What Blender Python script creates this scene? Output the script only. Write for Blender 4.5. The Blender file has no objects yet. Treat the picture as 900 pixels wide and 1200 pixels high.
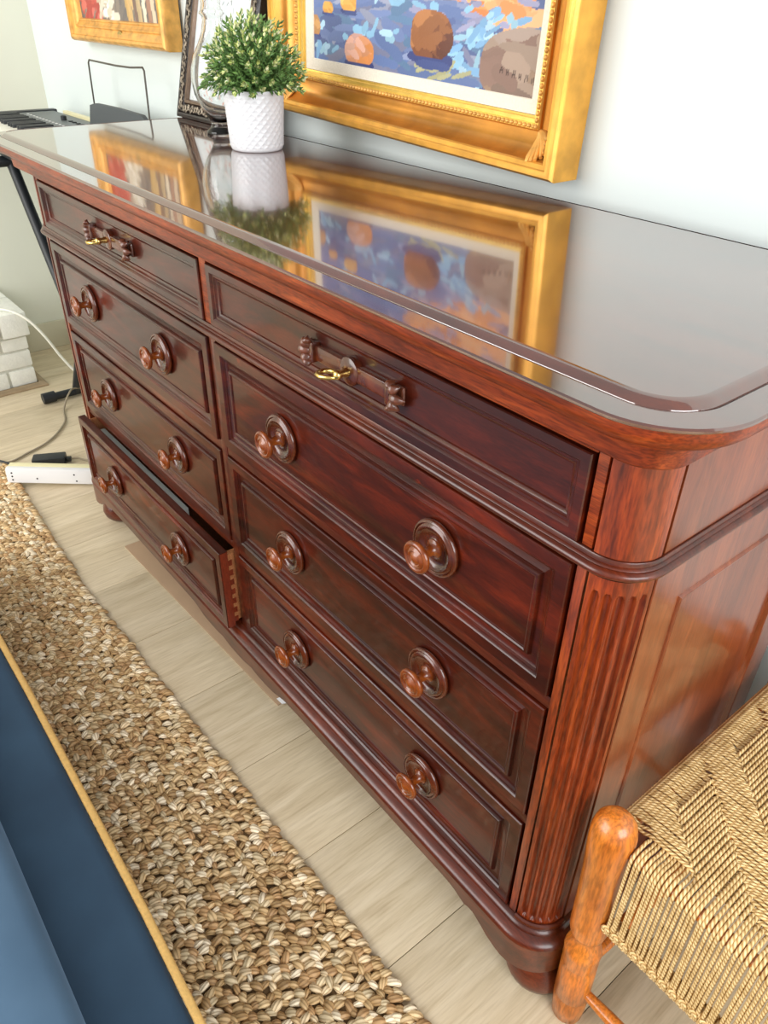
import bpy, bmesh, math, random
import numpy as np
from mathutils import Vector, Matrix

random.seed(7)
RNG = np.random.RandomState(11)
scene = bpy.context.scene
COL = scene.collection
PI = math.pi
R = math.radians

# ------------------------------------------------------------------ camera
CAM_LOC = Vector((1.09534, -0.53004, 1.26039))
YAW, PITCH, ROLL = -0.881617, 0.593972, 0.0192
FPX = 893.44
fw = Vector((math.sin(YAW) * math.cos(PITCH), math.cos(YAW) * math.cos(PITCH), -math.sin(PITCH)))
rt = Vector((math.cos(YAW), -math.sin(YAW), 0))
up = rt.cross(fw)
rt2 = rt * math.cos(ROLL) + up * math.sin(ROLL)
up2 = -rt * math.sin(ROLL) + up * math.cos(ROLL)
cam_d = bpy.data.cameras.new('camera')
cam = bpy.data.objects.new('camera', cam_d)
COL.objects.link(cam)
M = Matrix((rt2, up2, -fw)).transposed().to_4x4()
M.translation = CAM_LOC
cam.matrix_world = M
cam_d.sensor_fit = 'VERTICAL'
cam_d.sensor_height = 36.0
cam_d.lens = FPX / 1200.0 * 36.0
cam_d.clip_start = 0.02
scene.camera = cam

# ------------------------------------------------------------------ world, lights, exposure
world = bpy.data.worlds.new('world')
scene.world = world
world.use_nodes = True
bg = world.node_tree.nodes['Background']
bg.inputs[0].default_value = (1.0, 0.985, 0.96, 1)
bg.inputs[1].default_value = 0.55

def area(name, loc, target, sx, sy, power, col):
    d = bpy.data.lights.new(name, 'AREA')
    d.shape = 'RECTANGLE'
    d.size, d.size_y = sx, sy
    d.energy = power
    d.color = col
    o = bpy.data.objects.new(name, d)
    COL.objects.link(o)
    o.location = loc
    o.rotation_euler = (Vector(target) - Vector(loc)).to_track_quat('-Z', 'Y').to_euler()
    return o

area('window_light_front', (-1.2, -3.2, 1.85), (-0.1, 0.2, 0.6), 3.4, 2.8, 150, (1.0, 0.985, 0.96))
area('window_light_right', (3.4, -0.6, 1.8), (0.4, 0.3, 0.6), 2.2, 1.9, 84, (0.97, 0.985, 1.0))

vs = scene.view_settings
vs.view_transform = 'Standard'
vs.look = 'None'
vs.gamma = 1.0
vs.use_curve_mapping = False
vs.exposure = 0.25

# ------------------------------------------------------------------ helpers
def s2l(c):
    return tuple((x / 12.92 if x <= 0.04045 else ((x + 0.055) / 1.055) ** 2.4) for x in c)

def rgb(r, g, b):
    return s2l((r / 255., g / 255., b / 255.)) + (1.0,)

class MB:
    def __init__(self):
        self.v = []; self.f = []; self.uv = []
    def add(self, vs_, fs_):
        n = len(self.v)
        self.v += [tuple(p) for p in vs_]
        self.f += [tuple(i + n for i in f) for f in fs_]
        return self
    def box(self, x0, x1, y0, y1, z0, z1, bev=0.0):
        if bev <= 0:
            vv = [(x, y, z) for x in (x0, x1) for y in (y0, y1) for z in (z0, z1)]
            ff = [(0, 1, 3, 2), (4, 6, 7, 5), (0, 4, 5, 1), (2, 3, 7, 6), (0, 2, 6, 4), (1, 5, 7, 3)]
            return self.add(vv, ff)
        bm = bmesh.new()
        bmesh.ops.create_cube(bm, size=1)
        for v in bm.verts:
            v.co = Vector(((x0 + x1) / 2 + v.co.x * (x1 - x0), (y0 + y1) / 2 + v.co.y * (y1 - y0), (z0 + z1) / 2 + v.co.z * (z1 - z0)))
        bmesh.ops.bevel(bm, geom=bm.edges[:], offset=bev, segments=2, affect='EDGES', profile=0.6)
        bm.verts.index_update()
        self.add([v.co[:] for v in bm.verts], [[v.index for v in f.verts] for f in bm.faces])
        bm.free()
        return self
    def loft(self, rings, closed=True, cap0=False, cap1=False):
        n = len(rings[0]); base = len(self.v)
        for r in rings:
            self.v += [tuple(p) for p in r]
        m = n if closed else n - 1
        for a in range(len(rings) - 1):
            for i in range(m):
                j = (i + 1) % n
                self.f.append((base + a * n + i, base + a * n + j, base + (a + 1) * n + j, base + (a + 1) * n + i))
        if cap0: self.f.append(tuple(base + i for i in range(n))[::-1])
        if cap1: self.f.append(tuple(base + (len(rings) - 1) * n + i for i in range(n)))
        return self
    def tube(self, path, r, n=6, cap=True, closed=False, uvs=False):
        P = [Vector(p) for p in path]
        k = len(P)
        rr = r if isinstance(r, (list, tuple)) else [r] * k
        T = []
        for i in range(k):
            if closed:
                t = P[(i + 1) % k] - P[i - 1]
            else:
                t = P[min(i + 1, k - 1)] - P[max(i - 1, 0)]
            T.append(t.normalized() if t.length > 1e-9 else Vector((0, 0, 1)))
        ref = Vector((0, 0, 1)) if abs(T[0].z) < 0.9 else Vector((1, 0, 0))
        nrm = (ref - T[0] * ref.dot(T[0])).normalized()
        rings = []
        base = len(self.v); L = [0.0]
        for i in range(k):
            nrm = (nrm - T[i] * nrm.dot(T[i])).normalized()
            b = T[i].cross(nrm)
            rings.append([P[i] + (nrm * math.cos(2 * PI * q / n) + b * math.sin(2 * PI * q / n)) * rr[i] for q in range(n)])
            if i: L.append(L[-1] + (P[i] - P[i - 1]).length)
        for ring in rings:
            self.v += [tuple(p) for p in ring]
        m = k if closed else k - 1
        for a in range(m):
            a2 = (a + 1) % k
            for q in range(n):
                q2 = (q + 1) % n
                self.f.append((base + a * n + q, base + a * n + q2, base + a2 * n + q2, base + a2 * n + q))
                if uvs:
                    l0, l1 = L[a], (L[a + 1] if a + 1 < k else L[a] + 0.01)
                    self.uv += [(q / n, l0), ((q + 1) / n, l0), ((q + 1) / n, l1), (q / n, l1)]
        if cap and not closed and not uvs:
            self.f.append(tuple(base + q for q in range(n))[::-1])
            self.f.append(tuple(base + (k - 1) * n + q for q in range(n)))
        return self
    def lathe(self, prof, c, axis=(0, 0, 1), n=24, cap0=True, cap1=True):
        ax = Vector(axis).normalized()
        ref = Vector((1, 0, 0)) if abs(ax.x) < 0.9 else Vector((0, 0, 1))
        a = (ref - ax * ref.dot(ax)).normalized(); b = ax.cross(a)
        c = Vector(c)
        rings = [[c + ax * h + (a * math.cos(2 * PI * q / n) + b * math.sin(2 * PI * q / n)) * max(r, 1e-5) for q in range(n)] for r, h in prof]
        return self.loft(rings, True, cap0, cap1)
    def mesh(self, name, smooth=True, angle=35):
        me = bpy.data.meshes.new(name)
        me.from_pydata(self.v, [], self.f)
        if self.uv and len(self.uv) == len(me.loops):
            l = me.uv_layers.new(name='UVMap')
            l.data.foreach_set('uv', np.array(self.uv, dtype=np.float32).ravel())
        else:
            bm = bmesh.new(); bm.from_mesh(me)
            bmesh.ops.recalc_face_normals(bm, faces=bm.faces[:])
            bm.to_mesh(me); bm.free()
        if smooth:
            me.polygons.foreach_set('use_smooth', [True] * len(me.polygons))
            if angle and angle < 170:
                me.set_sharp_from_angle(angle=R(angle))
        me.update()
        return me
    def build(self, name, mat, parent=None, smooth=True, angle=35):
        return link(name, self.mesh(name, smooth, angle), mat, parent)

def link(name, me, mat, parent=None, local=False):
    o = bpy.data.objects.new(name, me)
    if mat is not None and len(me.materials) == 0:
        me.materials.append(mat)
    COL.objects.link(o)
    if parent is not None:
        o.parent = parent
        if not local:
            o.matrix_parent_inverse = WORLD[parent.name].inverted()
    WORLD[o.name] = WORLD[parent.name] if (parent is not None and not local) else Matrix.Identity(4)
    if parent is not None and not local:
        WORLD[o.name] = Matrix.Identity(4)
    return o

WORLD = {}
def empty(name, loc):
    o = bpy.data.objects.new(name, None)
    o.empty_display_size = 0.05
    o.location = loc
    COL.objects.link(o)
    WORLD[o.name] = Matrix.Translation(Vector(loc))
    return o

def tag(o, label=None, cat=None, group=None, kind=None):
    if label: o['label'] = label
    if cat: o['category'] = cat
    if group: o['group'] = group
    if kind: o['kind'] = kind
    return o

# ------------------------------------------------------------------ materials
def newmat(name):
    m = bpy.data.materials.new(name); m.use_nodes = True
    nt = m.node_tree; b = nt.nodes['Principled BSDF']
    return m, nt, b

def N(nt, t, **kw):
    n = nt.nodes.new(t)
    for k, v in kw.items():
        setattr(n, k, v)
    return n

def setin(b, **kw):
    for k, v in kw.items():
        k2 = k.replace('_', ' ')
        if k2 in b.inputs: b.inputs[k2].default_value = v

def ramp(nt, stops):
    r = N(nt, 'ShaderNodeValToRGB')
    e = r.color_ramp.elements
    e[0].position, e[0].color = stops[0]
    e[1].position, e[1].color = stops[-1]
    for p, c in stops[1:-1]:
        x = e.new(p); x.color = c
    return r

def plain(name, col, rough=0.5, metal=0.0, noise=0.0, nscale=40, bump=0.0, bscale=200, coat=0.0, spec=0.5, coord='Object'):
    m, nt, b = newmat(name)
    setin(b, Base_Color=col, Roughness=rough, Metallic=metal, Coat_Weight=coat, Coat_Roughness=0.08)
    b.inputs['Specular IOR Level'].default_value = spec
    tc = N(nt, 'ShaderNodeTexCoord')
    if noise > 0:
        nz = N(nt, 'ShaderNodeTexNoise'); nz.inputs['Scale'].default_value = nscale; nz.inputs['Detail'].default_value = 5
        nt.links.new(tc.outputs[coord], nz.inputs['Vector'])
        lo = tuple(max(0, c * (1 - noise)) for c in col[:3]) + (1,)
        hi = tuple(min(1, c * (1 + noise)) for c in col[:3]) + (1,)
        r = ramp(nt, [(0.3, lo), (0.7, hi)])
        nt.links.new(nz.outputs['Fac'], r.inputs['Fac']); nt.links.new(r.outputs['Color'], b.inputs['Base Color'])
    if bump > 0:
        n2 = N(nt, 'ShaderNodeTexNoise'); n2.inputs['Scale'].default_value = bscale; n2.inputs['Detail'].default_value = 3
        nt.links.new(tc.outputs[coord], n2.inputs['Vector'])
        bp = N(nt, 'ShaderNodeBump'); bp.inputs['Strength'].default_value = bump; bp.inputs['Distance'].default_value = 0.002
        nt.links.new(n2.outputs['Fac'], bp.inputs['Height']); nt.links.new(bp.outputs['Normal'], b.inputs['Normal'])
    return m

def wood(name, stops, stretch=(1, 8, 8), scale=5.0, rough=0.28, coat=0.6, coat_rough=0.06, pore=0.35, pscale=60, blotch=0.0, bump=0.05, spec=0.5, worn=None):
    m, nt, b = newmat(name)
    setin(b, Roughness=rough, Coat_Weight=coat, Coat_Roughness=coat_rough)
    b.inputs['Specular IOR Level'].default_value = spec
    tc = N(nt, 'ShaderNodeTexCoord'); mp = N(nt, 'ShaderNodeMapping')
    mp.inputs['Scale'].default_value = stretch
    nt.links.new(tc.outputs['Object'], mp.inputs['Vector'])
    nz = N(nt, 'ShaderNodeTexNoise')
    nz.inputs['Scale'].default_value = scale; nz.inputs['Detail'].default_value = 7; nz.inputs['Roughness'].default_value = 0.62
    nz.inputs['Distortion'].default_value = 0.6
    nt.links.new(mp.outputs['Vector'], nz.inputs['Vector'])
    r = ramp(nt, stops)
    nt.links.new(nz.outputs['Fac'], r.inputs['Fac'])
    pz = N(nt, 'ShaderNodeTexNoise'); pz.inputs['Scale'].default_value = pscale; pz.inputs['Detail'].default_value = 2
    nt.links.new(mp.outputs['Vector'], pz.inputs['Vector'])
    pr = ramp(nt, [(0.35, (1 - pore,) * 3 + (1,)), (0.6, (1, 1, 1, 1))])
    nt.links.new(pz.outputs['Fac'], pr.inputs['Fac'])
    mx = N(nt, 'ShaderNodeMix', data_type='RGBA', blend_type='MULTIPLY'); mx.inputs[0].default_value = 1.0
    nt.links.new(r.outputs['Color'], mx.inputs[6]); nt.links.new(pr.outputs['Color'], mx.inputs[7])
    out = mx.outputs[2]
    if blotch > 0:
        bz = N(nt, 'ShaderNodeTexNoise'); bz.inputs['Scale'].default_value = 3.5; bz.inputs['Detail'].default_value = 3
        nt.links.new(tc.outputs['Object'], bz.inputs['Vector'])
        br = ramp(nt, [(0.35, (1 - blotch, 1 - blotch * 1.15, 1 - blotch * 1.15, 1)), (0.68, (1.25, 1.1, 1.0, 1))])
        nt.links.new(bz.outputs['Fac'], br.inputs['Fac'])
        m2 = N(nt, 'ShaderNodeMix', data_type='RGBA', blend_type='MULTIPLY'); m2.inputs[0].default_value = 1.0
        nt.links.new(out, m2.inputs[6]); nt.links.new(br.outputs['Color'], m2.inputs[7])
        out = m2.outputs[2]
    if worn:
        wz = N(nt, 'ShaderNodeTexNoise'); wz.inputs['Scale'].default_value = 16; wz.inputs['Detail'].default_value = 6; wz.inputs['Roughness'].default_value = 0.7
        nt.links.new(tc.outputs['Object'], wz.inputs['Vector'])
        wr_ = ramp(nt, [(0.66, (0, 0, 0, 1)), (0.72, (1, 1, 1, 1))])
        nt.links.new(wz.outputs['Fac'], wr_.inputs['Fac'])
        m3 = N(nt, 'ShaderNodeMix', data_type='RGBA'); m3.inputs[7].default_value = worn
        nt.links.new(wr_.outputs['Color'], m3.inputs[0]); nt.links.new(out, m3.inputs[6])
        out = m3.outputs[2]
    nt.links.new(out, b.inputs['Base Color'])
    if bump > 0:
        bp = N(nt, 'ShaderNodeBump'); bp.inputs['Strength'].default_value = bump; bp.inputs['Distance'].default_value = 0.001
        nt.links.new(pz.outputs['Fac'], bp.inputs['Height']); nt.links.new(bp.outputs['Normal'], b.inputs['Normal'])
    return m

def attr_mat(name, rough=0.6, coat=0.0, bump=0.0, bscale=300, stretch=(1, 1, 1), spec=0.4, trans=0.0):
    m, nt, b = newmat(name)
    setin(b, Roughness=rough, Coat_Weight=coat)
    b.inputs['Specular IOR Level'].default_value = spec
    a = N(nt, 'ShaderNodeAttribute', attribute_name='Col')
    nt.links.new(a.outputs['Color'], b.inputs['Base Color'])
    if bump > 0:
        tc = N(nt, 'ShaderNodeTexCoord'); mp = N(nt, 'ShaderNodeMapping'); mp.inputs['Scale'].default_value = stretch
        nt.links.new(tc.outputs['Object'], mp.inputs['Vector'])
        n2 = N(nt, 'ShaderNodeTexNoise'); n2.inputs['Scale'].default_value = bscale; n2.inputs['Detail'].default_value = 3
        nt.links.new(mp.outputs['Vector'], n2.inputs['Vector'])
        bp = N(nt, 'ShaderNodeBump'); bp.inputs['Strength'].default_value = bump; bp.inputs['Distance'].default_value = 0.002
        nt.links.new(n2.outputs['Fac'], bp.inputs['Height']); nt.links.new(bp.outputs['Normal'], b.inputs['Normal'])
    return m

MW = {}
RED_D = [(0.25, rgb(38, 13, 7)), (0.5, rgb(70, 23, 10)), (0.78, rgb(112, 38, 14))]
RED_B = [(0.22, rgb(76, 28, 10)), (0.5, rgb(134, 54, 18)), (0.8, rgb(178, 86, 34))]
MW['drawer'] = wood('mahogany_drawer', RED_D, (1.5, 6, 9), 4.0, 0.3, 0.4, 0.07, 0.25, 50, 0.35, spec=0.35, worn=rgb(120, 40, 14))
MW['frieze'] = wood('mahogany_frieze', RED_B, (1.2, 7, 12), 6.0, 0.4, 0.15, 0.16, 0.45, 45, 0.2, spec=0.3)
MW['column'] = wood('mahogany_column', RED_B, (9, 9, 1.0), 6.0, 0.34, 0.25, 0.14, 0.45, 45, 0.15)
MW['mould'] = wood('mahogany_moulding', [(0.25, rgb(48, 18, 9)), (0.5, rgb(84, 32, 14)), (0.8, rgb(124, 54, 26))], (1.2, 8, 8), 5.0, 0.32, 0.3, 0.14, 0.3, 50, 0.2)
MW['top'] = wood('mahogany_top', [(0.25, rgb(52, 20, 11)), (0.5, rgb(82, 33, 17)), (0.8, rgb(108, 48, 25))], (1.0, 7, 7), 4.0, 0.12, 1.0, 0.05, 0.15, 50, 0.2, bump=0.0, spec=1.0)
MW['top'].node_tree.nodes['Principled BSDF'].inputs['Coat IOR'].default_value = 1.8
MW['side'] = wood('mahogany_side', [(0.25, rgb(92, 40, 19)), (0.5, rgb(128, 62, 31)), (0.8, rgb(158, 86, 46))], (9, 9, 1.2), 4.0, 0.28, 0.8, 0.13, 0.2, 50, 0.15)
MW['knob'] = wood('turned_knob_wood', [(0.25, rgb(74, 28, 10)), (0.5, rgb(124, 56, 16)), (0.8, rgb(166, 88, 30))], (6, 6, 6), 4.0, 0.24, 0.5, 0.08, 0.15, 60, 0.0, bump=0)
MW['plate'] = wood('turned_plate_wood', [(0.25, rgb(50, 19, 9)), (0.5, rgb(88, 36, 15)), (0.8, rgb(126, 60, 27))], (6, 6, 6), 4.0, 0.22, 0.5, 0.08, 0.15, 60, 0.0, bump=0)
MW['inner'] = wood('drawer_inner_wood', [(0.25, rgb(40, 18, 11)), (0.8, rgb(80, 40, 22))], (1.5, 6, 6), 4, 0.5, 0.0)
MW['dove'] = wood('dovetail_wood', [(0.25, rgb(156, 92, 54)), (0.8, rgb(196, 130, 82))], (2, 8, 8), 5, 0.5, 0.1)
MW['endgrain'] = wood('drawer_end_wood', [(0.25, rgb(96, 32, 16)), (0.8, rgb(146, 60, 32))], (8, 8, 2), 5, 0.35, 0.3)
MW['dark'] = plain('dark_carcass_board', rgb(26, 13, 9), 0.7)  # plain dark brown for the inner carcass boards
MW['carve'] = plain('carved_dark_wood', rgb(96, 50, 32), 0.3, 0, 0.4, 120, 0.4, 300, 0.6)
BRASS = plain('polished_brass', rgb(230, 198, 120), 0.24, 1.0, 0.1, 80)
GOLD = plain('gilt_wood', rgb(222, 162, 66), 0.36, 0.55, 0.22, 26, 0.12, 500, 0.2)
GOLD_L = plain('bright_gilt', rgb(248, 204, 104), 0.28, 0.65, 0.12, 40, 0.05, 500, 0.2)
GOLD_D = plain('antique_gilt', rgb(192, 130, 50), 0.34, 0.6, 0.28, 14, 0.1, 500, 0.2)
GOLD_OLD = plain('worn_gilt', rgb(222, 166, 84), 0.42, 0.35, 0.3, 34, 0.25, 260, 0.1)
LINEN = plain('linen_liner', rgb(232, 224, 208), 0.9, 0, 0.06, 300, 0.5, 700)
WALL = plain('white_wall_paint', rgb(216, 226, 225), 0.75, 0, 0.012, 3, 0.04, 260)
WALL2 = plain('cream_wall_paint', rgb(224, 224, 208), 0.8, 0, 0.015, 3, 0.04, 260)
TRIM = plain('cream_trim_paint', rgb(206, 200, 176), 0.5, 0, 0.03, 10)
BRICKW = plain('white_painted_brick', rgb(236, 236, 226), 0.7, 0, 0.05, 40, 0.7, 130)
MORTAR = plain('white_painted_mortar', rgb(206, 205, 192), 0.8, 0, 0.06, 60, 0.5, 200)
BLACK = plain('black_metal', rgb(30, 34, 38), 0.45)
BLACKP = plain('black_plastic', rgb(34, 38, 42), 0.4, 0, 0.1, 60)
GREYP = plain('grey_panel_plastic', rgb(98, 104, 106), 0.45, 0, 0.05, 60)
KEYW = plain('white_key_plastic', rgb(238, 236, 222), 0.3)
CREAMP = plain('cream_plastic', rgb(232, 224, 180), 0.4)
WHITEP = plain('white_plastic', rgb(232, 232, 232), 0.35)
WIRE = plain('grey_wire', rgb(96, 92, 88), 0.35, 0.6)
CABLEG = plain('grey_cable_rubber', rgb(150, 138, 116), 0.6)
CABLEW = plain('white_cable_rubber', rgb(236, 234, 220), 0.5)
CARD = plain('brown_cardboard', rgb(180, 150, 120), 0.75, 0, 0.05, 12)
GREYCLOTH = plain('grey_liner_paper', rgb(196, 198, 192), 0.7, 0, 0.04, 20)
CERAMIC = plain('white_ceramic', rgb(224, 225, 228), 0.35, 0, 0.0, coat=0.2)
SOIL = plain('dark_soil', rgb(54, 44, 30), 0.95, 0, 0.4, 90, 0.6, 150)
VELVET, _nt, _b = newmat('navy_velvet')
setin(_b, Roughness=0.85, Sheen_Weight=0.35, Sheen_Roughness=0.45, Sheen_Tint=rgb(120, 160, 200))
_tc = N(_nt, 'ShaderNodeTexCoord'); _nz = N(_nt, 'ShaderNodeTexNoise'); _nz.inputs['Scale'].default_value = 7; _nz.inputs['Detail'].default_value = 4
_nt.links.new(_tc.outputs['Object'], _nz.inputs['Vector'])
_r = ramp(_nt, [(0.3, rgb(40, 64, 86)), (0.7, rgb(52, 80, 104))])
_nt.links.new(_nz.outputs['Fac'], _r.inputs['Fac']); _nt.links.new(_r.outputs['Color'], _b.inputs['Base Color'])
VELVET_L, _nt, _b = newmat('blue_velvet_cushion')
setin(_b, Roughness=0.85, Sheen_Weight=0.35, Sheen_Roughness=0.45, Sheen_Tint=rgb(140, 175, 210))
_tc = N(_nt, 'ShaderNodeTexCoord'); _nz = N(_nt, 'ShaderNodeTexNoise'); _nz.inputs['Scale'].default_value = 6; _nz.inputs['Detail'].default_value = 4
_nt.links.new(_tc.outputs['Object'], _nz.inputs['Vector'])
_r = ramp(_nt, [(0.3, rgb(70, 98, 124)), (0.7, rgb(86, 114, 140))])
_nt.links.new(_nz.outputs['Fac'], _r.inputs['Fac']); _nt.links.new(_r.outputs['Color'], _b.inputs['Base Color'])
GOLDTRIM = plain('yellow_gold_braid', rgb(236, 192, 116), 0.55, 0.0, 0.1, 200, 0.3, 500)
PINE = wood('orange_pine', [(0.2, rgb(164, 84, 22)), (0.5, rgb(212, 126, 42)), (0.8, rgb(228, 152, 66))], (10, 10, 1.5), 5, 0.32, 0.5, 0.15, 0.4, 30, 0.3)
GLASS, _nt, _b = newmat('clear_glass')
setin(_b, Base_Color=(0.95, 0.97, 0.97, 1), Roughness=0.02, IOR=1.46, Transmission_Weight=1.0)

# planks: oak grain along y, tone per plank
PLANK, nt, b = newmat('oak_plank')
setin(b, Roughness=0.42); b.inputs['Specular IOR Level'].default_value = 0.4
tc = N(nt, 'ShaderNodeTexCoord'); oi = N(nt, 'ShaderNodeObjectInfo')
ad = N(nt, 'ShaderNodeVectorMath', operation='ADD')
cb = N(nt, 'ShaderNodeCombineXYZ')
mu = N(nt, 'ShaderNodeMath', operation='MULTIPLY'); mu.inputs[1].default_value = 37.0
nt.links.new(oi.outputs['Random'], mu.inputs[0])
nt.links.new(mu.outputs[0], cb.inputs[0]); nt.links.new(mu.outputs[0], cb.inputs[1])
nt.links.new(tc.outputs['Object'], ad.inputs[0]); nt.links.new(cb.outputs[0], ad.inputs[1])
mp = N(nt, 'ShaderNodeMapping'); mp.inputs['Scale'].default_value = (14, 1.3, 1)
nt.links.new(ad.outputs[0], mp.inputs['Vector'])
nz = N(nt, 'ShaderNodeTexNoise'); nz.inputs['Scale'].default_value = 2.2; nz.inputs['Detail'].default_value = 8; nz.inputs['Roughness'].default_value = 0.65; nz.inputs['Distortion'].default_value = 0.9
nt.links.new(mp.outputs['Vector'], nz.inputs['Vector'])
rp = ramp(nt, [(0.25, rgb(190, 171, 139)), (0.45, rgb(211, 194, 163)), (0.6, rgb(220, 204, 175)), (0.8, rgb(228, 213, 186))])
nt.links.new(nz.outputs['Fac'], rp.inputs['Fac'])
mp2 = N(nt, 'ShaderNodeMapping'); mp2.inputs['Scale'].default_value = (90, 5, 1)
nt.links.new(ad.outputs[0], mp2.inputs['Vector'])
n2 = N(nt, 'ShaderNodeTexNoise'); n2.inputs['Scale'].default_value = 3; n2.inputs['Detail'].default_value = 4
nt.links.new(mp2.outputs['Vector'], n2.inputs['Vector'])
r2 = ramp(nt, [(0.3, (0.86, 0.84, 0.81, 1)), (0.55, (1, 1, 1, 1))])
nt.links.new(n2.outputs['Fac'], r2.inputs['Fac'])
mx = N(nt, 'ShaderNodeMix', data_type='RGBA', blend_type='MULTIPLY'); mx.inputs[0].default_value = 1
nt.links.new(rp.outputs['Color'], mx.inputs[6]); nt.links.new(r2.outputs['Color'], mx.inputs[7])
hs = N(nt, 'ShaderNodeHueSaturation')
mr = N(nt, 'ShaderNodeMapRange'); mr.inputs[3].default_value = 0.95; mr.inputs[4].default_value = 1.08
nt.links.new(oi.outputs['Random'], mr.inputs[0]); nt.links.new(mr.outputs[0], hs.inputs['Value'])
nt.links.new(mx.outputs[2], hs.inputs['Color']); nt.links.new(hs.outputs['Color'], b.inputs['Base Color'])
bp = N(nt, 'ShaderNodeBump'); bp.inputs['Strength'].default_value = 0.15; bp.inputs['Distance'].default_value = 0.001
nt.links.new(n2.outputs['Fac'], bp.inputs['Height']); nt.links.new(bp.outputs['Normal'], b.inputs['Normal'])

# twisted rope
ROPE, nt, b = newmat('twisted_seagrass_rope')
setin(b, Roughness=0.6); b.inputs['Specular IOR Level'].default_value = 0.35
uvn = N(nt, 'ShaderNodeTexCoord'); sp = N(nt, 'ShaderNodeSeparateXYZ')
nt.links.new(uvn.outputs['UV'], sp.inputs[0])
m1 = N(nt, 'ShaderNodeMath', operation='MULTIPLY'); m1.inputs[1].default_value = 2 * PI * 2
m2 = N(nt, 'ShaderNodeMath', operation='MULTIPLY'); m2.inputs[1].default_value = 2 * PI * 150
nt.links.new(sp.outputs[0], m1.inputs[0]); nt.links.new(sp.outputs[1], m2.inputs[0])
a1 = N(nt, 'ShaderNodeMath', operation='ADD'); nt.links.new(m1.outputs[0], a1.inputs[0]); nt.links.new(m2.outputs[0], a1.inputs[1])
sn = N(nt, 'ShaderNodeMath', operation='SINE'); nt.links.new(a1.outputs[0], sn.inputs[0])
mr = N(nt, 'ShaderNodeMapRange'); mr.inputs[1].default_value = -1; mr.inputs[2].default_value = 1
nt.links.new(sn.outputs[0], mr.inputs[0])
rr_ = ramp(nt, [(0.0, rgb(172, 134, 80)), (0.45, rgb(222, 188, 128)), (1.0, rgb(240, 214, 162))])
nt.links.new(mr.outputs[0], rr_.inputs['Fac'])
nz = N(nt, 'ShaderNodeTexNoise'); nz.inputs['Scale'].default_value = 45; nz.inputs['Detail'].default_value = 5
nt.links.new(uvn.outputs['Object'], nz.inputs['Vector'])
r3 = ramp(nt, [(0.32, (0.78, 0.72, 0.62, 1)), (0.62, (1.06, 1.06, 1.06, 1))])
nt.links.new(nz.outputs['Fac'], r3.inputs['Fac'])
mx = N(nt, 'ShaderNodeMix', data_type='RGBA', blend_type='MULTIPLY'); mx.inputs[0].default_value = 1
nt.links.new(rr_.outputs['Color'], mx.inputs[6]); nt.links.new(r3.outputs['Color'], mx.inputs[7])
nt.links.new(mx.outputs[2], b.inputs['Base Color'])
bp = N(nt, 'ShaderNodeBump'); bp.inputs['Strength'].default_value = 0.6; bp.inputs['Distance'].default_value = 0.0012
nt.links.new(mr.outputs[0], bp.inputs['Height']); nt.links.new(bp.outputs['Normal'], b.inputs['Normal'])

JUTE, nt, b = newmat('jute_yarn')
setin(b, Roughness=0.55); b.inputs['Specular IOR Level'].default_value = 0.45
at = N(nt, 'ShaderNodeAttribute', attribute_name='Col'); uvn = N(nt, 'ShaderNodeTexCoord'); sp = N(nt, 'ShaderNodeSeparateXYZ')
nt.links.new(uvn.outputs['UV'], sp.inputs[0])
m1 = N(nt, 'ShaderNodeMath', operation='MULTIPLY'); m1.inputs[1].default_value = 2 * PI * 7
m2 = N(nt, 'ShaderNodeMath', operation='MULTIPLY'); m2.inputs[1].default_value = 8.0
nt.links.new(sp.outputs[0], m1.inputs[0]); nt.links.new(sp.outputs[1], m2.inputs[0])
a1 = N(nt, 'ShaderNodeMath', operation='ADD'); nt.links.new(m1.outputs[0], a1.inputs[0]); nt.links.new(m2.outputs[0], a1.inputs[1])
sn = N(nt, 'ShaderNodeMath', operation='SINE'); nt.links.new(a1.outputs[0], sn.inputs[0])
mr = N(nt, 'ShaderNodeMapRange'); mr.inputs[1].default_value = -1; mr.inputs[2].default_value = 1
nt.links.new(sn.outputs[0], mr.inputs[0])
rj = ramp(nt, [(0.0, (0.62, 0.56, 0.48, 1)), (0.6, (1.08, 1.06, 1.04, 1))])
nt.links.new(mr.outputs[0], rj.inputs['Fac'])
mx = N(nt, 'ShaderNodeMix', data_type='RGBA', blend_type='MULTIPLY'); mx.inputs[0].default_value = 1
nt.links.new(at.outputs['Color'], mx.inputs[6]); nt.links.new(rj.outputs['Color'], mx.inputs[7])
nt.links.new(mx.outputs[2], b.inputs['Base Color'])
bp = N(nt, 'ShaderNodeBump'); bp.inputs['Strength'].default_value = 0.5; bp.inputs['Distance'].default_value = 0.001
nt.links.new(mr.outputs[0], bp.inputs['Height']); nt.links.new(bp.outputs['Normal'], b.inputs['Normal'])
LEAF = attr_mat('plant_leaf', 0.5, 0.0, 0.0, spec=0.4)
OIL = attr_mat('oil_paint', 0.45, 0.15, 0.25, 220, (1, 1, 1), 0.4)

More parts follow.
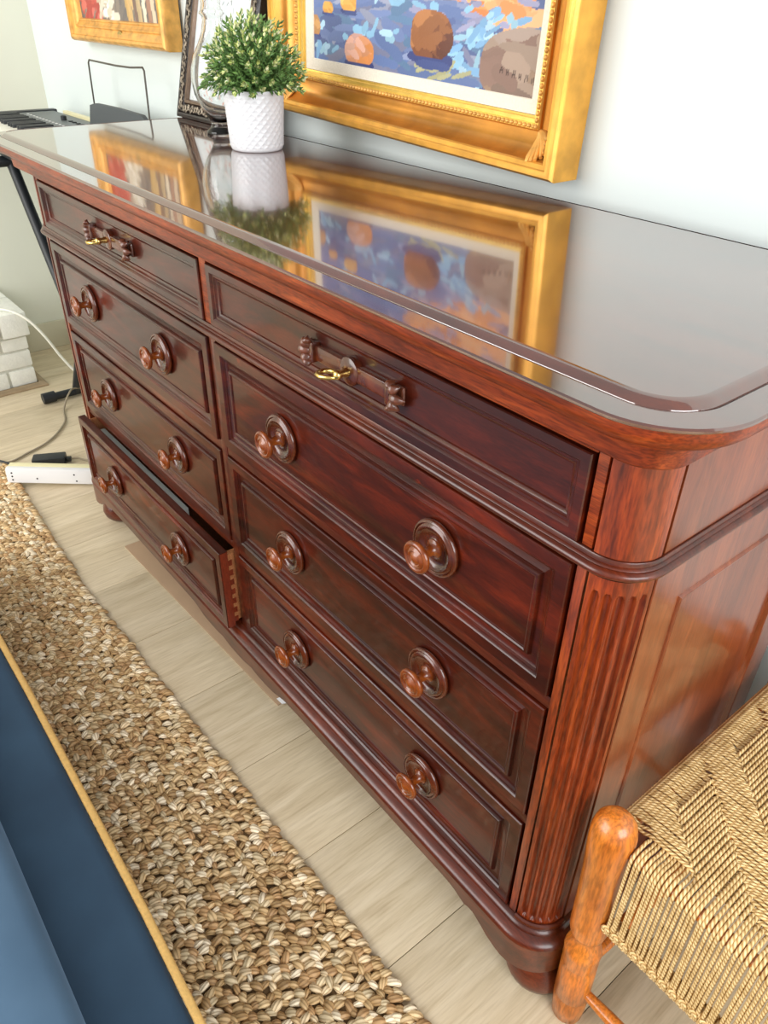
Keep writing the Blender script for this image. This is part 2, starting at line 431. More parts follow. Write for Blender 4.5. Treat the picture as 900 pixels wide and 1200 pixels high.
# ================================================================== setting
WY = 0.512           # back wall plane
WX = -2.19           # left wall plane
fl = MB().box(WX - 0.05, 3.0, -3.2, WY + 0.05, -0.05, -0.006).build('floor', MORTAR, None, False)
fl.data.materials[0] = plain('floor_underlay', rgb(120, 106, 84), 0.9)
tag(fl, 'light greige oak plank floor running toward the wall', None, None, 'structure')
PWID = 0.2315
pm = {}
def plank_mesh(w, l):
    k = (round(w, 4), round(l, 4))
    if k not in pm:
        me = MB().box(0.0006, w - 0.0006, 0.0006, l - 0.0006, -0.006, 0.0, 0.0008).mesh('plank', True, 30)
        me.materials.append(PLANK); pm[k] = me
    return pm[k]
k0 = -11
for k in range(-11, 12):
    x0 = 0.19 + PWID * k
    x1 = x0 + PWID
    if x1 < WX or x0 > 3.0: continue
    ww = min(x1, 3.0) - max(x0, WX)
    offs = (0.37 * k * 1.8) % 1.8
    y = WY - offs
    ends = [WY]
    while y > -3.2:
        if y < WY - 0.05: ends.append(y)
        y -= 1.8
    ends.append(-3.2)
    for a in range(len(ends) - 1):
        l = ends[a] - ends[a + 1]
        if l < 0.02: continue
        o = bpy.data.objects.new('plank', plank_mesh(ww, l))
        COL.objects.link(o); o.parent = fl
        o.location = (max(x0, WX), ends[a + 1], 0)

wb = MB().box(WX, 3.0, WY, WY + 0.06, 0, 2.6).build('wall_back', WALL, None, False)
tag(wb, 'bright white painted wall behind the chest', None, None, 'structure')
wl = MB().box(WX - 0.06, WX, -3.2, WY + 0.06, 0, 2.6).build('wall_left', WALL2, None, False)
tag(wl, 'cream white wall at the far left', None, None, 'structure')
bbL = MB().box(WX, WX + 0.014, -0.02, WY, 0, 0.11, 0.003).build('baseboard_left', TRIM, None)
tag(bbL, 'cream baseboard along the far left wall', None, None, 'structure')
bbB = MB().box(WX, 3.0, WY - 0.014, WY, 0, 0.11, 0.003).build('baseboard_back', TRIM, None)
tag(bbB, 'cream baseboard along the white wall', None, None, 'structure')

# ================================================================== dresser
DR = empty('dresser', (0, 0.2, 0))
tag(DR, 'large reddish-brown mahogany dresser with eight drawers and polished top', 'dresser')
YB = 0.45
def outline(xs, yf, rad, inset=0.0, z=0.0, seg=10, yb=YB):
    x = xs - inset; y = yf + inset; r = max(rad - inset, 0.004)
    pts = [(-x, yb, z)]
    for i in range(seg + 1):
        a = PI + (PI / 2) * i / seg
        pts.append((-x + r + r * math.cos(a), y + r + r * math.sin(a), z))
    for i in range(seg + 1):
        a = 1.5 * PI + (PI / 2) * i / seg
        pts.append((x - r + r * math.cos(a), y + r + r * math.sin(a), z))
    pts.append((x, yb, z))
    return pts
# cornice and top (arris at x=+-.876, y=-.0715)
def ol(i, z): return outline(0.876, -0.0715, 0.085, i, z, 14)
m = MB()
m.loft([ol(.09, .9425), ol(.0445, .9425), ol(.0425, .9445), ol(.0415, .955), ol(.0400, .966), ol(.0385, .971), ol(.0350, .9735), ol(.0300, .9745), ol(.0235, .9750), ol(.0235, .9775), ol(.0165, .9780), ol(.0090, .9805), ol(.0038, .9855), ol(.0012, .992), ol(.0008, .9985), ol(.03, .9985)], True, True, False)
m.build('frieze_moulding', MW['frieze'], DR, True, 32)
m = MB()
m.loft([ol(.03, .9986), ol(.0006, .9986), ol(.0, .9995), ol(.0, 1.0015), ol(.0015, 1.003)], True, True, False)
m.loft([ol(.0015, 1.003), ol(.0285, 1.003), ol(.0292, 1.0015), ol(.0305, 1.0012), ol(.0312, 1.003), ol(.033, 1.0045), ol(.036, 1.0072), ol(.0395, 1.0088), ol(.0425, 1.0092), ol(.0432, 1.0086), ol(.06, 1.0086)], True, False, True)
m.build('top', MW['top'], DR, True, 28)

def body(i, z): return outline(0.815, 0.0, 0.045, i, z, 10)
# waist moulding all round
m = MB()
m.loft([body(.01, .8225), body(-.0015, .822), body(-.0022, .8205), body(-.0022, .8165), body(-.0045, .8155), body(-.0055, .8142), body(-.0045, .8128), body(-.0035, .8122), body(-.0075, .8108), body(-.0092, .8085), body(-.0092, .8060), body(-.0078, .8036), body(-.0045, .8025), body(-.004, .8008), body(-.002, .8), body(.01, .8)], True, True, True)
m.build('waist_moulding', MW['mould'], DR, True, 40)
# base moulding + apron
m = MB()
m.loft([body(.012, .166), body(.001, .165), body(-.004, .1635), body(-.008, .1605), body(-.0095, .157), body(-.0135, .1555), body(-.0195, .153), body(-.0235, .149), body(-.0245, .145), body(.0, .144)], True, True, True)
m.build('base_moulding', MW['mould'], DR, True, 40)
def zbot(x):
    ax = abs(x)
    pts = [(0, .1), (.03, .1015), (.06, .107), (.075, .104), (.11, .103), (.145, .106), (.165, .112), (.185, .1175), (.24, .119), (.645, .121), (.665, .119), (.68, .1125), (.69, .108), (.698, .112), (.71, .1115), (.725, .103), (.742, .091), (.765, .083), (.9, .08)]
    for (a, za), (b_, zb) in zip(pts, pts[1:]):
        if a <= ax <= b_:
            t = (ax - a) / (b_ - a); return za + (zb - za) * t
    return .08
pth = [(-.8385, y) for y in (YB, .42, .36, .34, .30, .20, .15, .13, .07)]
c0 = outline(.815, 0, .045, -.0235, 0, 10)
pth += [(p[0], p[1]) for p in c0[1:12]]
xsf = sorted(set([round(-.76 + .01 * i, 4) for i in range(153)]))
yfr = c0[11][1]
pth += [(x, yfr) for x in xsf if -.785 < x < .785]
pth += [(p[0], p[1]) for p in c0[12:-1]]
pth += [(.8385, y) for y in (.07, .13, .15, .20, .30, .34, .36, .42, YB)]
def zb2(x, y):
    if abs(x) > .8 and y > .06:
        t = min(abs(y - .06), abs(YB - y))
        return .08 + .04 * max(0, min(1, (t - .05) / .06))
    return zbot(x)
def inw(x, y, d):
    # towards the middle
    if y <= yfr + 1e-6 and abs(x) < .785: return (x, y + d)
    if abs(x) > .838: return (x - math.copysign(d, x), y)
    cx = math.copysign(.77, x); v = Vector((x - cx, y - .045)); l = v.length
    v = v / l * (l - d)
    return (cx + v.x, .045 + v.y)
r0 = [(x, y, .1455) for x, y in pth]
r1 = [(x, y, zb2(x, y) + .002) for x, y in pth]
r2 = [inw(x, y, .002) + (zb2(x, y),) for x, y in pth]
r3 = [inw(x, y, .018) + (zb2(x, y),) for x, y in pth]
r4 = [inw(x, y, .018) + (.1455,) for x, y in pth]
m = MB(); m.loft([r0, r1, r2, r3, r4], False)
m.build('apron', MW['mould'], DR, True, 30)
foot_prof = [(.036, .084), (.037, .079), (.040, .076), (.041, .072), (.037, .069), (.038, .064), (.046, .052), (.052, .038), (.0535, .027), (.050, .014), (.043, .005), (.036, .0)]
for fx in (-.795, .795):
    for fy in (.048, .395):
        MB().lathe(foot_prof, (fx, fy, 0), (0, 0, 1), 28).build('foot', MW['mould'], DR)

# corner columns: plain frieze block above, fluted shaft below
def column(sx):
    cx, cy, rad = .770, .045, .045
    m = MB()
    n = 12
    rings = []
    for z in (.8225, .9428):
        rings.append([(sx * (cx + rad * math.sin(a)), cy - rad * math.cos(a), z) for a in [PI / 2 * i / n for i in range(n + 1)]] + [(sx * (cx - .01), cy, z)])
    m.loft(rings, True, True, True)
    m.build('frieze_block', MW['column'], DR)
    m = MB()
    nt_ = 80
    z0, z1 = .166, .797
    zl = [z0, .172, .176, .178, .180, .182, .184, .187, .19, .195, .202] + [.25 + .5 * i / 8 for i in range(9)] + [.757, .762, .766, .769, .772, .774, .776, .778, .78, .784, z1]
    nf = 5
    rows = []
    for z in zl:
        row = []
        for i in range(nt_ + 1):
            a = PI / 2 * i / nt_
            t = i / nt_
            u = (t - .06) / .88 * nf
            d = 0.0
            if 0 < u < nf:
                fu = u - math.floor(u)
                w = (fu - .5) / .36
                lo = max(0.0, (z - .178) / .010); hi = max(0.0, (.780 - z) / .010)
                e = 1.0
                for q in (lo, hi):
                    if q < 1: e = min(e, math.sqrt(max(0, 1 - (1 - q) ** 2)))
                if z < .178 or z > .780: e = 0
                if e > 0 and abs(w) < e: d = .0058 * math.sqrt(max(0, 1 - (w / e) ** 2)) * min(1, e + .2)
            rr = rad - d
            row.append((sx * (cx + rr * math.sin(a)), cy - rr * math.cos(a), z))
        rows.append(row)
    m.loft(rows, False)
    m.build('fluted_column', MW['column'], DR, True, 50)
    # small torus at the foot of the shaft
    m = MB()
    rg = []
    for q in range(9):
        aa = 2 * PI * q / 8
        rg.append([(sx * (cx + (rad + .003 + .004 * math.cos(aa)) * math.sin(a)), cy - (rad + .003 + .004 * math.cos(aa)) * math.cos(a), .171 + .005 * math.sin(aa)) for a in [PI / 2 * i / 12 for i in range(13)]])
    m.loft(rg, False)
    m.build('column_ring', MW['mould'], DR)
column(1); column(-1)

# side panels
def side(sx):
    m = MB()
    x = lambda d: sx * (.815 - d)
    m.box(min(x(0), x(.02)), max(x(0), x(.02)), .050, YB, .8225, .9428, .001)
    def rect(d, dep):
        y0, y1, z0, z1 = .050 + d, YB - d, .166 + d, .797 - d
        return [(x(dep), y0, z0), (x(dep), y1, z0), (x(dep), y1, z1), (x(dep), y0, z1)]
    m.loft([rect(0, .02), rect(0, .0012), rect(.001, 0), rect(.0555, 0), rect(.0565, -.0015), rect(.059, -.003), rect(.0615, -.0025), rect(.063, .0005), rect(.0645, .004), rect(.066, .0045), rect(.0675, .0035), rect(.085, .0028)], True, False, True)
    m.build('side_panel', MW['side'], DR, True, 30)
side(1); side(-1)

# front frame, back, inner boards
XD, G = .75, .0131
ROWS = [(.822, .921), (.604, .7945), (.3825, .581), (.1675, .360)]
m = MB()
yf = .002
LOWER = ((-.0105, .0105, yf, .03, .166, .797, .001),)
m.box(-.0105, .0105, yf - .002, .03, .8225, .9428, .001)
for s in (-1, 1):
    a, b2 = sorted((s * .7545, s * .7665))
    LOWER += ((a, b2, .001, .03, .166, .797, .001),)
    m.box(a, b2, .001, .03, .8225, .9428, .001)
m.box(-.7545, .7545, yf - .003, .03, .9235, .9428, .0015)
m.build('upper_frame', MW['frieze'], DR)
m = MB()
m.box(*LOWER[0])
m.box(-.7545, .7545, yf + .001, .03, .5835, .6015, .001)
m.box(-.7545, .7545, yf + .001, .03, .3625, .380, .001)
m.build('front_frame', MW['mould'], DR)  # darker wood than the upper frame: shade on the rails put into the colour
m = MB()
for q in LOWER[1:]: MB().box(*q).build('corner_stile', MW['column'], DR)
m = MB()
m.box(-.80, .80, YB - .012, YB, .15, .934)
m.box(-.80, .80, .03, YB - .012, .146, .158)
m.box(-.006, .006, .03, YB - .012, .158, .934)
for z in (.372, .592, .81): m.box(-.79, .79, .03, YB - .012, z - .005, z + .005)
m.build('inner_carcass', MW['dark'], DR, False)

PROF = [(0, .018), (0, .0015), (.0012, 0), (.017, 0), (.0185, .0012), (.0195, .0032), (.022, .0036), (.0235, .0062), (.027, .0078), (.0355, .0082), (.0365, .0045), (.0385, .0022), (.041, .0018), (.0430, .0028), (.0436, .0042)]
PROFT = [(0, .018), (0, .0015), (.0012, 0), (.0115, 0), (.013, .0014), (.0145, .0035), (.0175, .0038), (.019, .006), (.0215, .0075), (.0235, .0078), (.0245, .0095)]
PLATE = [(.0345, .0), (.0385, .002), (.0395, .0055), (.038, .0085), (.0355, .0092), (.0345, .0078), (.0335, .0085), (.0315, .0105), (.0295, .0105), (.028, .0085), (.0265, .006), (.018, .0045), (.013, .005), (.012, .006)]
HEAD = [(.0125, .005), (.0125, .0075), (.009, .0095), (.0070, .014), (.0066, .022), (.009, .0275), (.0175, .0300), (.0212, .0325), (.0222, .0352), (.0212, .0380), (.0185, .0394), (.0160, .0390), (.0150, .0376), (.0128, .0388), (.0105, .0400), (.0085, .0386), (.006, .0400), (.003, .0412), (.0005, .0414)]
plate_me = MB().lathe(PLATE, (0, 0, 0), (0, -1, 0), 36, True, True).mesh('knob_plate', True, 50); plate_me.materials.append(MW['plate'])
head_me = MB().lathe(HEAD, (0, 0, 0), (0, -1, 0), 28, True, True).mesh('knob', True, 60); head_me.materials.append(MW['knob'])

def drawer(x0, x1, z0, z1, yo, prof, mat, open_=False):
    m = MB()
    def rect(d, dep):
        return [(x0 + d, yo + dep, z0 + d), (x1 - d, yo + dep, z0 + d), (x1 - d, yo + dep, z1 - d), (x0 + d, yo + dep, z1 - d)]
    m.loft([rect(d, dep) for d, dep in prof], True, True, True)
    o = m.build('drawer', mat, DR, True, 30)
    # box behind the front
    bx = MB(); t = .011
    bz0, bz1 = z0 + .008, z1 - .012
    yb_, yk = yo + .018, yo + .40
    xa, xb = x0 + .006, x1 - .006
    bx.box(xa, xa + t, yb_, yk, bz0, bz1); bx.box(xb - t, xb, yb_, yk, bz0, bz1)
    bx.box(xa + t, xb - t, yk - t, yk, bz0, bz1); bx.box(xa + t, xb - t, yb_, yk - t, bz0 + .004, bz0 + .01)
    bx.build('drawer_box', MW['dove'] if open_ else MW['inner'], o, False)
    return o

def knob_on(dr, x, yface, z):
    for nm, me in (('knob_plate', plate_me), ('knob', head_me)):
        k = link(nm, me, None, dr, True)
        k.matrix_parent_inverse = Matrix.Identity(4)
        k.location = (x, yface, z)

KX = .1955
for ri, (z0, z1) in enumerate(ROWS):
    for ci, (x0, x1) in enumerate(((-XD, -G), (G, XD))):
        if ri == 0:
            d = drawer(x0, x1, z0 + .001, z1, -.003, PROFT, MW['frieze'] if False else MW['drawer'])
            cx, cz, yf0 = (x0 + x1) / 2, (z0 + z1) / 2 + .001, .0065
            # carved wooden bar with leaf ends
            m = MB()
            m.box(cx - .075, cx + .075, yf0 - .0095, yf0 + .001, cz - .0105, cz + .0105, .0025)
            m.box(cx - .083, cx - .075, yf0 - .0135, yf0 + .001, cz - .0138, cz + .0138, .002)
            m.box(cx + .075, cx + .083, yf0 - .0135, yf0 + .001, cz - .0138, cz + .0138, .002)
            m.lathe([(.0185, 0), (.0192, .005), (.0185, .010), (.015, .0118), (.0005, .0122)], (cx, yf0, cz), (0, -1, 0), 20)
            m.build('handle_plate', MW['plate'], d, True, 40)
            for s in (-1, 1):
                m = MB()
                bxx = cx + s * .083
                for dx, dz, ln, an in ((.0, .0, .026, 0), (.0, .006, .019, .5), (0, -.006, .019, -.5), (0, .010, .012, .95), (0, -.010, .012, -.95)):
                    rings = []
                    for q in range(7):
                        t = q / 6
                        w = .0068 * math.sin(PI * min(1, .12 + .88 * t)) ** .7 + .0004
                        px = bxx + s * ln * t * math.cos(an); pz = cz + dz + ln * t * math.sin(an)
                        yy = yf0 - .005 - .010 * math.sin(PI * (.15 + .7 * t))
                        rings.append([(px - s * w * math.sin(an) * math.cos(aa), yy - w * .8 * math.sin(aa), pz + w * math.cos(an) * math.cos(aa)) for aa in [2 * PI * j / 8 for j in range(8)]])
                    m.loft(rings, True, True, True)
                m.box(min(bxx, bxx + s * .016), max(bxx, bxx + s * .016), yf0 - .005, yf0 + .001, cz - .012, cz + .012, .003)
                m.build('leaf_carving', MW['carve'], d, True, 60)
            m = MB()
            m.lathe([(.0055, .0), (.0062, .006), (.0045, .011), (.006, .016), (.0065, .019), (.004, .0225), (.0005, .0235)], (cx, yf0 - .009, cz), (0, -1, 0), 16)
            tilt = [(-.0005, 0), (-.006, .004), (-.013, .0065), (-.021, .006), (-.0265, .001), (-.027, -.006), (-.0225, -.011), (-.014, -.0125), (-.006, -.009), (-.0005, -.003)]
            m.tube([(cx + a * 1.2, yf0 - .026 + b_ * 1.2, cz - .003 + a * .12) for a, b_ in tilt], [.0028, .003, .0034, .0036, .0036, .0036, .0036, .0034, .003, .0028], 8, True, True)
            m.build('brass_pull', BRASS, d, True, 60)
        else:
            op = (ri == 3 and ci == 0)
            yo = -.0295 if op else (-.003, -.001, -.001)[ri - 1]
            d = drawer(x0, x1, z0, z1, yo, PROF, MW['drawer'], op)
            zc = (.7015, .4845, .2605)[ri - 1]
            for x in (x0 + KX - .002, x1 - KX + .002):
                knob_on(d, x, yo + .0042, zc)
            if op:
                d['label'] = 'bottom drawer pulled slightly open'
                # front end grain strip and dovetails at the right end
                MB().box(x1 - .0002, x1 + .0006, yo + .002, yo + .0175, z0 + .001, z1 - .001).build('front_edge', MW['endgrain'], d, False)
                for q in range(7):
                    zz = z0 + .012 + q * .0243
                    mm = MB()
                    a, b2 = .0072, .0058
                    xx = x1 - .0059
                    yy0, yy1 = yo + .0176, yo + .0285
                    vv = [(xx + e, yy0, zz - b2) for e in (0, .0008)] + [(xx + e, yy1, zz - a) for e in (0, .0008)] + [(xx + e, yy1, zz + a) for e in (0, .0008)] + [(xx + e, yy0, zz + b2) for e in (0, .0008)]
                    mm.add(vv, [(0, 2, 4, 6), (1, 7, 5, 3), (0, 1, 3, 2), (2, 3, 5, 4), (4, 5, 7, 6), (6, 7, 1, 0)])
                    mm.build('dovetail', MW['endgrain'], d, False)

# flat grey sheet lying in the open drawer
g = MB().box(-.70, -.235, -.0085, .016, .190, .334, .003).build('fabric_stack', GREYCLOTH)
tag(g, 'pale grey flat stack inside the open bottom drawer', 'linen')

# ================================================================== rug
def rug_edge(x):   # far edge (towards the dresser)
    return -.160 + .010 * math.sin(2.1 * x + .4) + (.05 * max(0, (-x - .55)) if x < -.55 else 0) + .010 * max(0, x - .3)
XR0 = -1.27
RUG = empty('jute_rug', (0.1, -0.6, 0))
tag(RUG, 'chunky looped natural jute rug on the plank floor', 'rug')
m = MB()
nx = 60
xs_ = [XR0 + .01 + (1.9 - XR0) * i / nx for i in range(nx + 1)]
m.loft([[(x, rug_edge(x) - .012, .0005) for x in xs_], [(x, rug_edge(x) - .010, .006) for x in xs_], [(x, -1.5, .006) for x in xs_], [(x, -1.5, .0005) for x in xs_]], False)
m.build('backing', plain('jute_backing', rgb(112, 88, 58), 0.9, 0, 0.3, 120, 0.6, 200), RUG)
# loops
nu, nv = 9, 8
tt = np.linspace(-1, 1, nv)
prof_r = np.maximum(.22, (1 - np.abs(tt) ** 2.6) ** .5)
base = []
for j in range(nv):
    for i in range(nu):
        ph = 2 * PI * i / nu
        lob = 1 + .20 * math.cos(2 * ph + 2.6 * tt[j])
        base.append((tt[j], prof_r[j] * lob * math.cos(ph), prof_r[j] * lob * math.sin(ph)))
base = np.array(base)
fq = []; fuv = []
for j in range(nv - 1):
    for i in range(nu):
        i2 = (i + 1) % nu
        fq.append((j * nu + i, (j + 1) * nu + i, (j + 1) * nu + i2, j * nu + i2))
        u0_, u1_ = i / nu, (i + 1) / nu
        v0_, v1_ = j / (nv - 1), (j + 1) / (nv - 1)
        fuv += [(u0_, v0_), (u0_, v1_), (u1_, v1_), (u1_, v0_)]
fq = np.array(fq); fuv = np.array(fuv)
pal = np.array([s2l((c[0] / 255., c[1] / 255., c[2] / 255.)) for c in [(212, 186, 142), (194, 164, 118), (226, 204, 166), (176, 144, 100), (204, 174, 128), (240, 226, 198), (186, 150, 106), (212, 194, 158)]])
allv = []; cols = []; nl = 0; row = 0; yy = 0.0
while yy < .42:
    x = XR0 + (row % 2) * .0075
    while x < 1.25:
        xx = x + RNG.uniform(-.0035, .0035)
        y = rug_edge(xx) - .006 - yy + RNG.uniform(-.003, .003)
        if y > -.60:
            s_ = RNG.uniform(.85, 1.3)
            L_, W_, H_ = .0108 * s_, .0058 * s_ * RNG.uniform(.9, 1.15), .0056 * s_
            ang = RNG.normal(1.15 if row % 2 else .35, .38)
            if yy < .01: ang = RNG.normal(.95, .2); L_ *= 1.1
            c, sn_ = math.cos(ang), math.sin(ang)
            roll = RNG.uniform(0, 2 * PI); cr, sr = math.cos(roll), math.sin(roll)
            by = base[:, 1] * cr - base[:, 2] * sr; bz = base[:, 1] * sr + base[:, 2] * cr
            vx0 = base[:, 0] * L_; vy0 = by * W_; vz0 = bz * H_ - .0045 * base[:, 0] ** 2
            tl = RNG.uniform(-.25, .25)
            allv.append(np.stack([vx0 * c - vy0 * sn_ + xx, vx0 * sn_ + vy0 * c + y, vz0 + tl * vx0 + .0105 + RNG.uniform(-.0015, .002)], 1))
            cc = pal[RNG.randint(len(pal))] * RNG.uniform(.9, 1.2)
            cols.append(np.tile(np.append(cc, 1), (len(base), 1)))
            nl += 1
        x += .0152
    yy += .0118; row += 1
V = np.concatenate(allv); C = np.concatenate(cols); nb = len(base)
F = (fq[None] + (np.arange(nl) * nb)[:, None, None]).reshape(-1, 4)
me = bpy.data.meshes.new('yarn_loops')
me.from_pydata(V.tolist(), [], F.tolist())
me.polygons.foreach_set('use_smooth', [True] * len(me.polygons))
l_ = me.uv_layers.new(name='UVMap'); l_.data.foreach_set('uv', np.tile(fuv, (nl, 1)).astype(np.float32).ravel())
ca = me.color_attributes.new('Col', 'FLOAT_COLOR', 'POINT'); ca.data.foreach_set('color', C.astype(np.float32).ravel())
lo = link('yarn_loops', me, JUTE, RUG)
lo['kind'] = 'stuff'

# ================================================================== sofa in the near corner
SF = empty('velvet_sofa', (0.2, -0.9, 0))
tag(SF, 'navy blue velvet sofa edged with yellow gold braid, in the near left corner', 'sofa')
def yfront(x): return -.4065 - .012 * max(0, x + .05) - .02 * max(0, x - .45)
xs_ = [-.75 + 2.3 * i / 46 for i in range(47)]
m = MB()
rows = []
for dy, z in ((-.0, .05), (.0, .08), (.0, .185), (-.006, .198), (-.02, .204), (-.08, .209), (-.3, .212), (-.9, .212)):
    rows.append([(x, yfront(x) - .012 + dy, z) for x in xs_])
m.loft(rows, False)
m.box(-.75, 1.55, -1.33, -.55, .05, .20)
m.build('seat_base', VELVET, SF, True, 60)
m = MB()
for o_ in (0,):
    m.loft([[(x, yfront(x) + dy, z) for x in xs_] for dy, z in ((-.012, .192), (-.004, .1915), (-.001, .195), (-.001, .1985), (-.004, .202), (-.012, .2035))], False)
m.build('gold_braid', GOLDTRIM, SF, True, 60)
m = MB()
def ycush(x): return -.5335 - .008 * max(0, x - .3)
rows = []
for dy, z in ((-.012, .212), (-.002, .235), (0, .26), (-.001, .278), (-.006, .292), (-.02, .302), (-.06, .309), (-.25, .315), (-.7, .315), (-.78, .29), (-.79, .213)):
    rows.append([(x, ycush(x) + dy, z) for x in xs_[1:-1]])
m.loft(rows, False)
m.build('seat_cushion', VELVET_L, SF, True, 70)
m = MB()
for x in (-.65, 1.45):
    for y in (-.55, -1.25):
        m2 = MB().lathe([(.018, .020), (.022, .05), (.022, .055)], (x, y, 0), (0, 0, 1), 16)
        m2.build('leg', BLACK, SF)

# ================================================================== chair with woven rope seat
CH = empty('rope_chair', (1.08, 0.25, 0))
tag(CH, 'low chair with woven rope seat and orange turned wooden legs beside the dresser', 'chair')
ZS = .440
CX0, CX1, CY0, CY1 = .866, 1.31, .034, .445     # leg centres
LEGP = [(r_ * .88, h_) for r_, h_ in [(.020, 0), (.0255, .006), (.0275, .03), (.0285, .055), (.0262, .06), (.0285, .065), (.0285, .14), (.0262, .147), (.0285, .154), (.0285, .176), (.0295, .182), (.0275, .190), (.0225, .202), (.0190, .211), (.0205, .218), (.0265, .226), (.0285, .236), (.0280, .242), (.029, .246), (.0285, .254), (.0285, .30), (.0290, .36), (.0305, .395), (.0320, .425), (.0315, .445), (.0275, .461), (.019, .471), (.008, .4755), (.0005, .476)]]
for (lx, ly, tx, ty) in ((CX0, CY0, -.010, -.004), (CX1, CY0, .010, -.004), (CX0, CY1, -.004, .004), (CX1, CY1, .010, .004)):
    MB().lathe(LEGP, (lx, ly, 0), (tx / .46, ty / .46, 1), 26, True, True).build('leg', PINE, CH, True, 60)
def stretcher(p, q, r=.0115):
    P, Q = Vector(p), Vector(q)
    ts = [0, .12, .3, .5, .7, .88, 1]
    MB().tube([P.lerp(Q, t) for t in ts], [r * .6, r * .85, r, r * 1.1, r, r * .85, r * .6], 12).build('stretcher', PINE, CH)
stretcher((CX0 + .015, CY0, .085), (CX1 - .015, CY0, .085))
stretcher((CX0, CY0 + .015, .12), (CX0, CY1 - .015, .12))
stretcher((CX1, CY0 + .015, .12), (CX1, CY1 - .015, .12))
stretcher((CX0 + .015, CY1, .085), (CX1 - .015, CY1, .085))
m = MB()
for a, b2 in (((CX0 - .004, CY0, ZS - .013), (CX1, CY0, ZS - .013)), ((CX0 - .008, CY0, ZS - .013), (CX0 - .008, CY1, ZS - .013)), ((CX1, CY0, ZS - .013), (CX1, CY1, ZS - .013)), ((CX0, CY1, ZS - .013), (CX1, CY1, ZS - .013))):
    MB().tube([a, b2], .0085, 12).build('seat_rail', PINE, CH)
ZL = .280
MB().tube([(CX0 + .01, CY0 - .004, ZL), (CX1 - .01, CY0 - .004, ZL)], .0065, 10).build('lower_rail', PINE, CH)

# weave: x cords and y cords, twill floats
SP = .0050
RC = .0022
PER = .138
def over_y(x, y):        # True where the y cord floats on top
    ph = ((y - CY0) + .95 * (x - CX0) - .100) / PER
    ph -= math.floor(ph)
    return ph < .57
X_L, X_R, Y_F, Y_B = CX0 - .008, CX1, CY0, CY1
rp_ = MB()
AMP = .0023
def wrap(c0, c1, rr, side_):
    pass
nxc = int((Y_B - Y_F - .03) / SP)
for j in range(nxc):
    y = Y_F + .028 + j * SP + random.uniform(-.0009, .0009)
    pts = []
    rad = .0108
    for q in range(7):                       # wrap round the left rail
        a = PI * 1.6 - q / 6 * (PI * 1.1)
        pts.append((X_L + .001 + (rad + .004) * math.cos(a), y, ZS - .0135 + (rad + .001) * math.sin(a) * 1.2))
    x = X_L + .012
    while x < X_R - .006:
        s = -1 if over_y(x, y) else 1
        pts.append((x, y + random.uniform(-.0008, .0008), ZS + AMP * s - .0005 + random.uniform(-.0005, .0005)))
        x += .0085
    for q in range(5):
        a = PI * .5 - q / 4 * (PI * .75)
        pts.append((X_R + rad * math.cos(a), y, ZS - .013 + rad * math.sin(a) * 1.2))
    rp_.tube(pts, RC, 6, False, False, True)
nyc = int((X_R - X_L - .030) / (SP * 1.12))
front = []
for i in range(nyc):
    x = X_L + .030 + i * SP * 1.12 + random.uniform(-.0011, .0011)
    pts = []
    rad = .0108
    # up from the lower rail, over the front rail
    dx = random.uniform(-.002, .002)
    pts.append((x + dx, CY0 - .012, ZL))
    pts.append((x + dx * .7, CY0 - .0125, ZL + .06))
    for q in range(6):
        a = PI - q / 5 * (PI * .5)
        pts.append((x, Y_F + .004 + (rad + .004) * math.cos(a), ZS - .0135 + (rad + .001) * math.sin(a) * 1.2))
    y = Y_F + .016
    while y < Y_B - .006:
        s = 1 if over_y(x, y) else -1
        pts.append((x, y, ZS + AMP * s - .0005))
        y += .0085
    for q in range(5):
        a = PI * .5 - q / 4 * (PI * .75)
        pts.append((x, Y_B + rad * math.cos(a), ZS - .013 + rad * math.sin(a) * 1.2))
    rp_.tube(pts, RC * 1.08, 6, False, False, True)
me = rp_.mesh('woven_seat', True, 0)
ws = link('woven_seat', me, ROPE, CH); ws['kind'] = 'stuff'
rp_ = MB()
x = CX0 + .022; k = 0
while x < CX1 - .012:
    pts = [(x + .0022 * math.cos(a * .5), CY0 - .004 + .0105 * math.cos(a), ZL + .0115 * math.sin(a)) for a in [2 * PI * q / 12 for q in range(12)]]
    rp_.tube(pts, .0027, 6, False, True, True)
    if k % 3 == 0:
        pts = [(x + .004 * math.cos(a), CY0 - .016, ZL + .004 + .006 * math.sin(a)) for a in [2 * PI * q / 8 for q in range(8)]]
        rp_.tube(pts, .0023, 6, False, True, True)
    x += .0046; k += 1
me = rp_.mesh('rail_wrapping', True, 0)
ws = link('rail_wrapping', me, ROPE, CH); ws['kind'] = 'stuff'

# ================================================================== picture frames
def frame_rings(x0, x1, z0, z1, prof, m, y_sign=1):
    rings = [[(x0 + d, y, z0 + d), (x1 - d, y, z0 + d), (x1 - d, y, z1 - d), (x0 + d, y, z1 - d)] for d, y in prof]
    m.loft(rings, True)
    return m

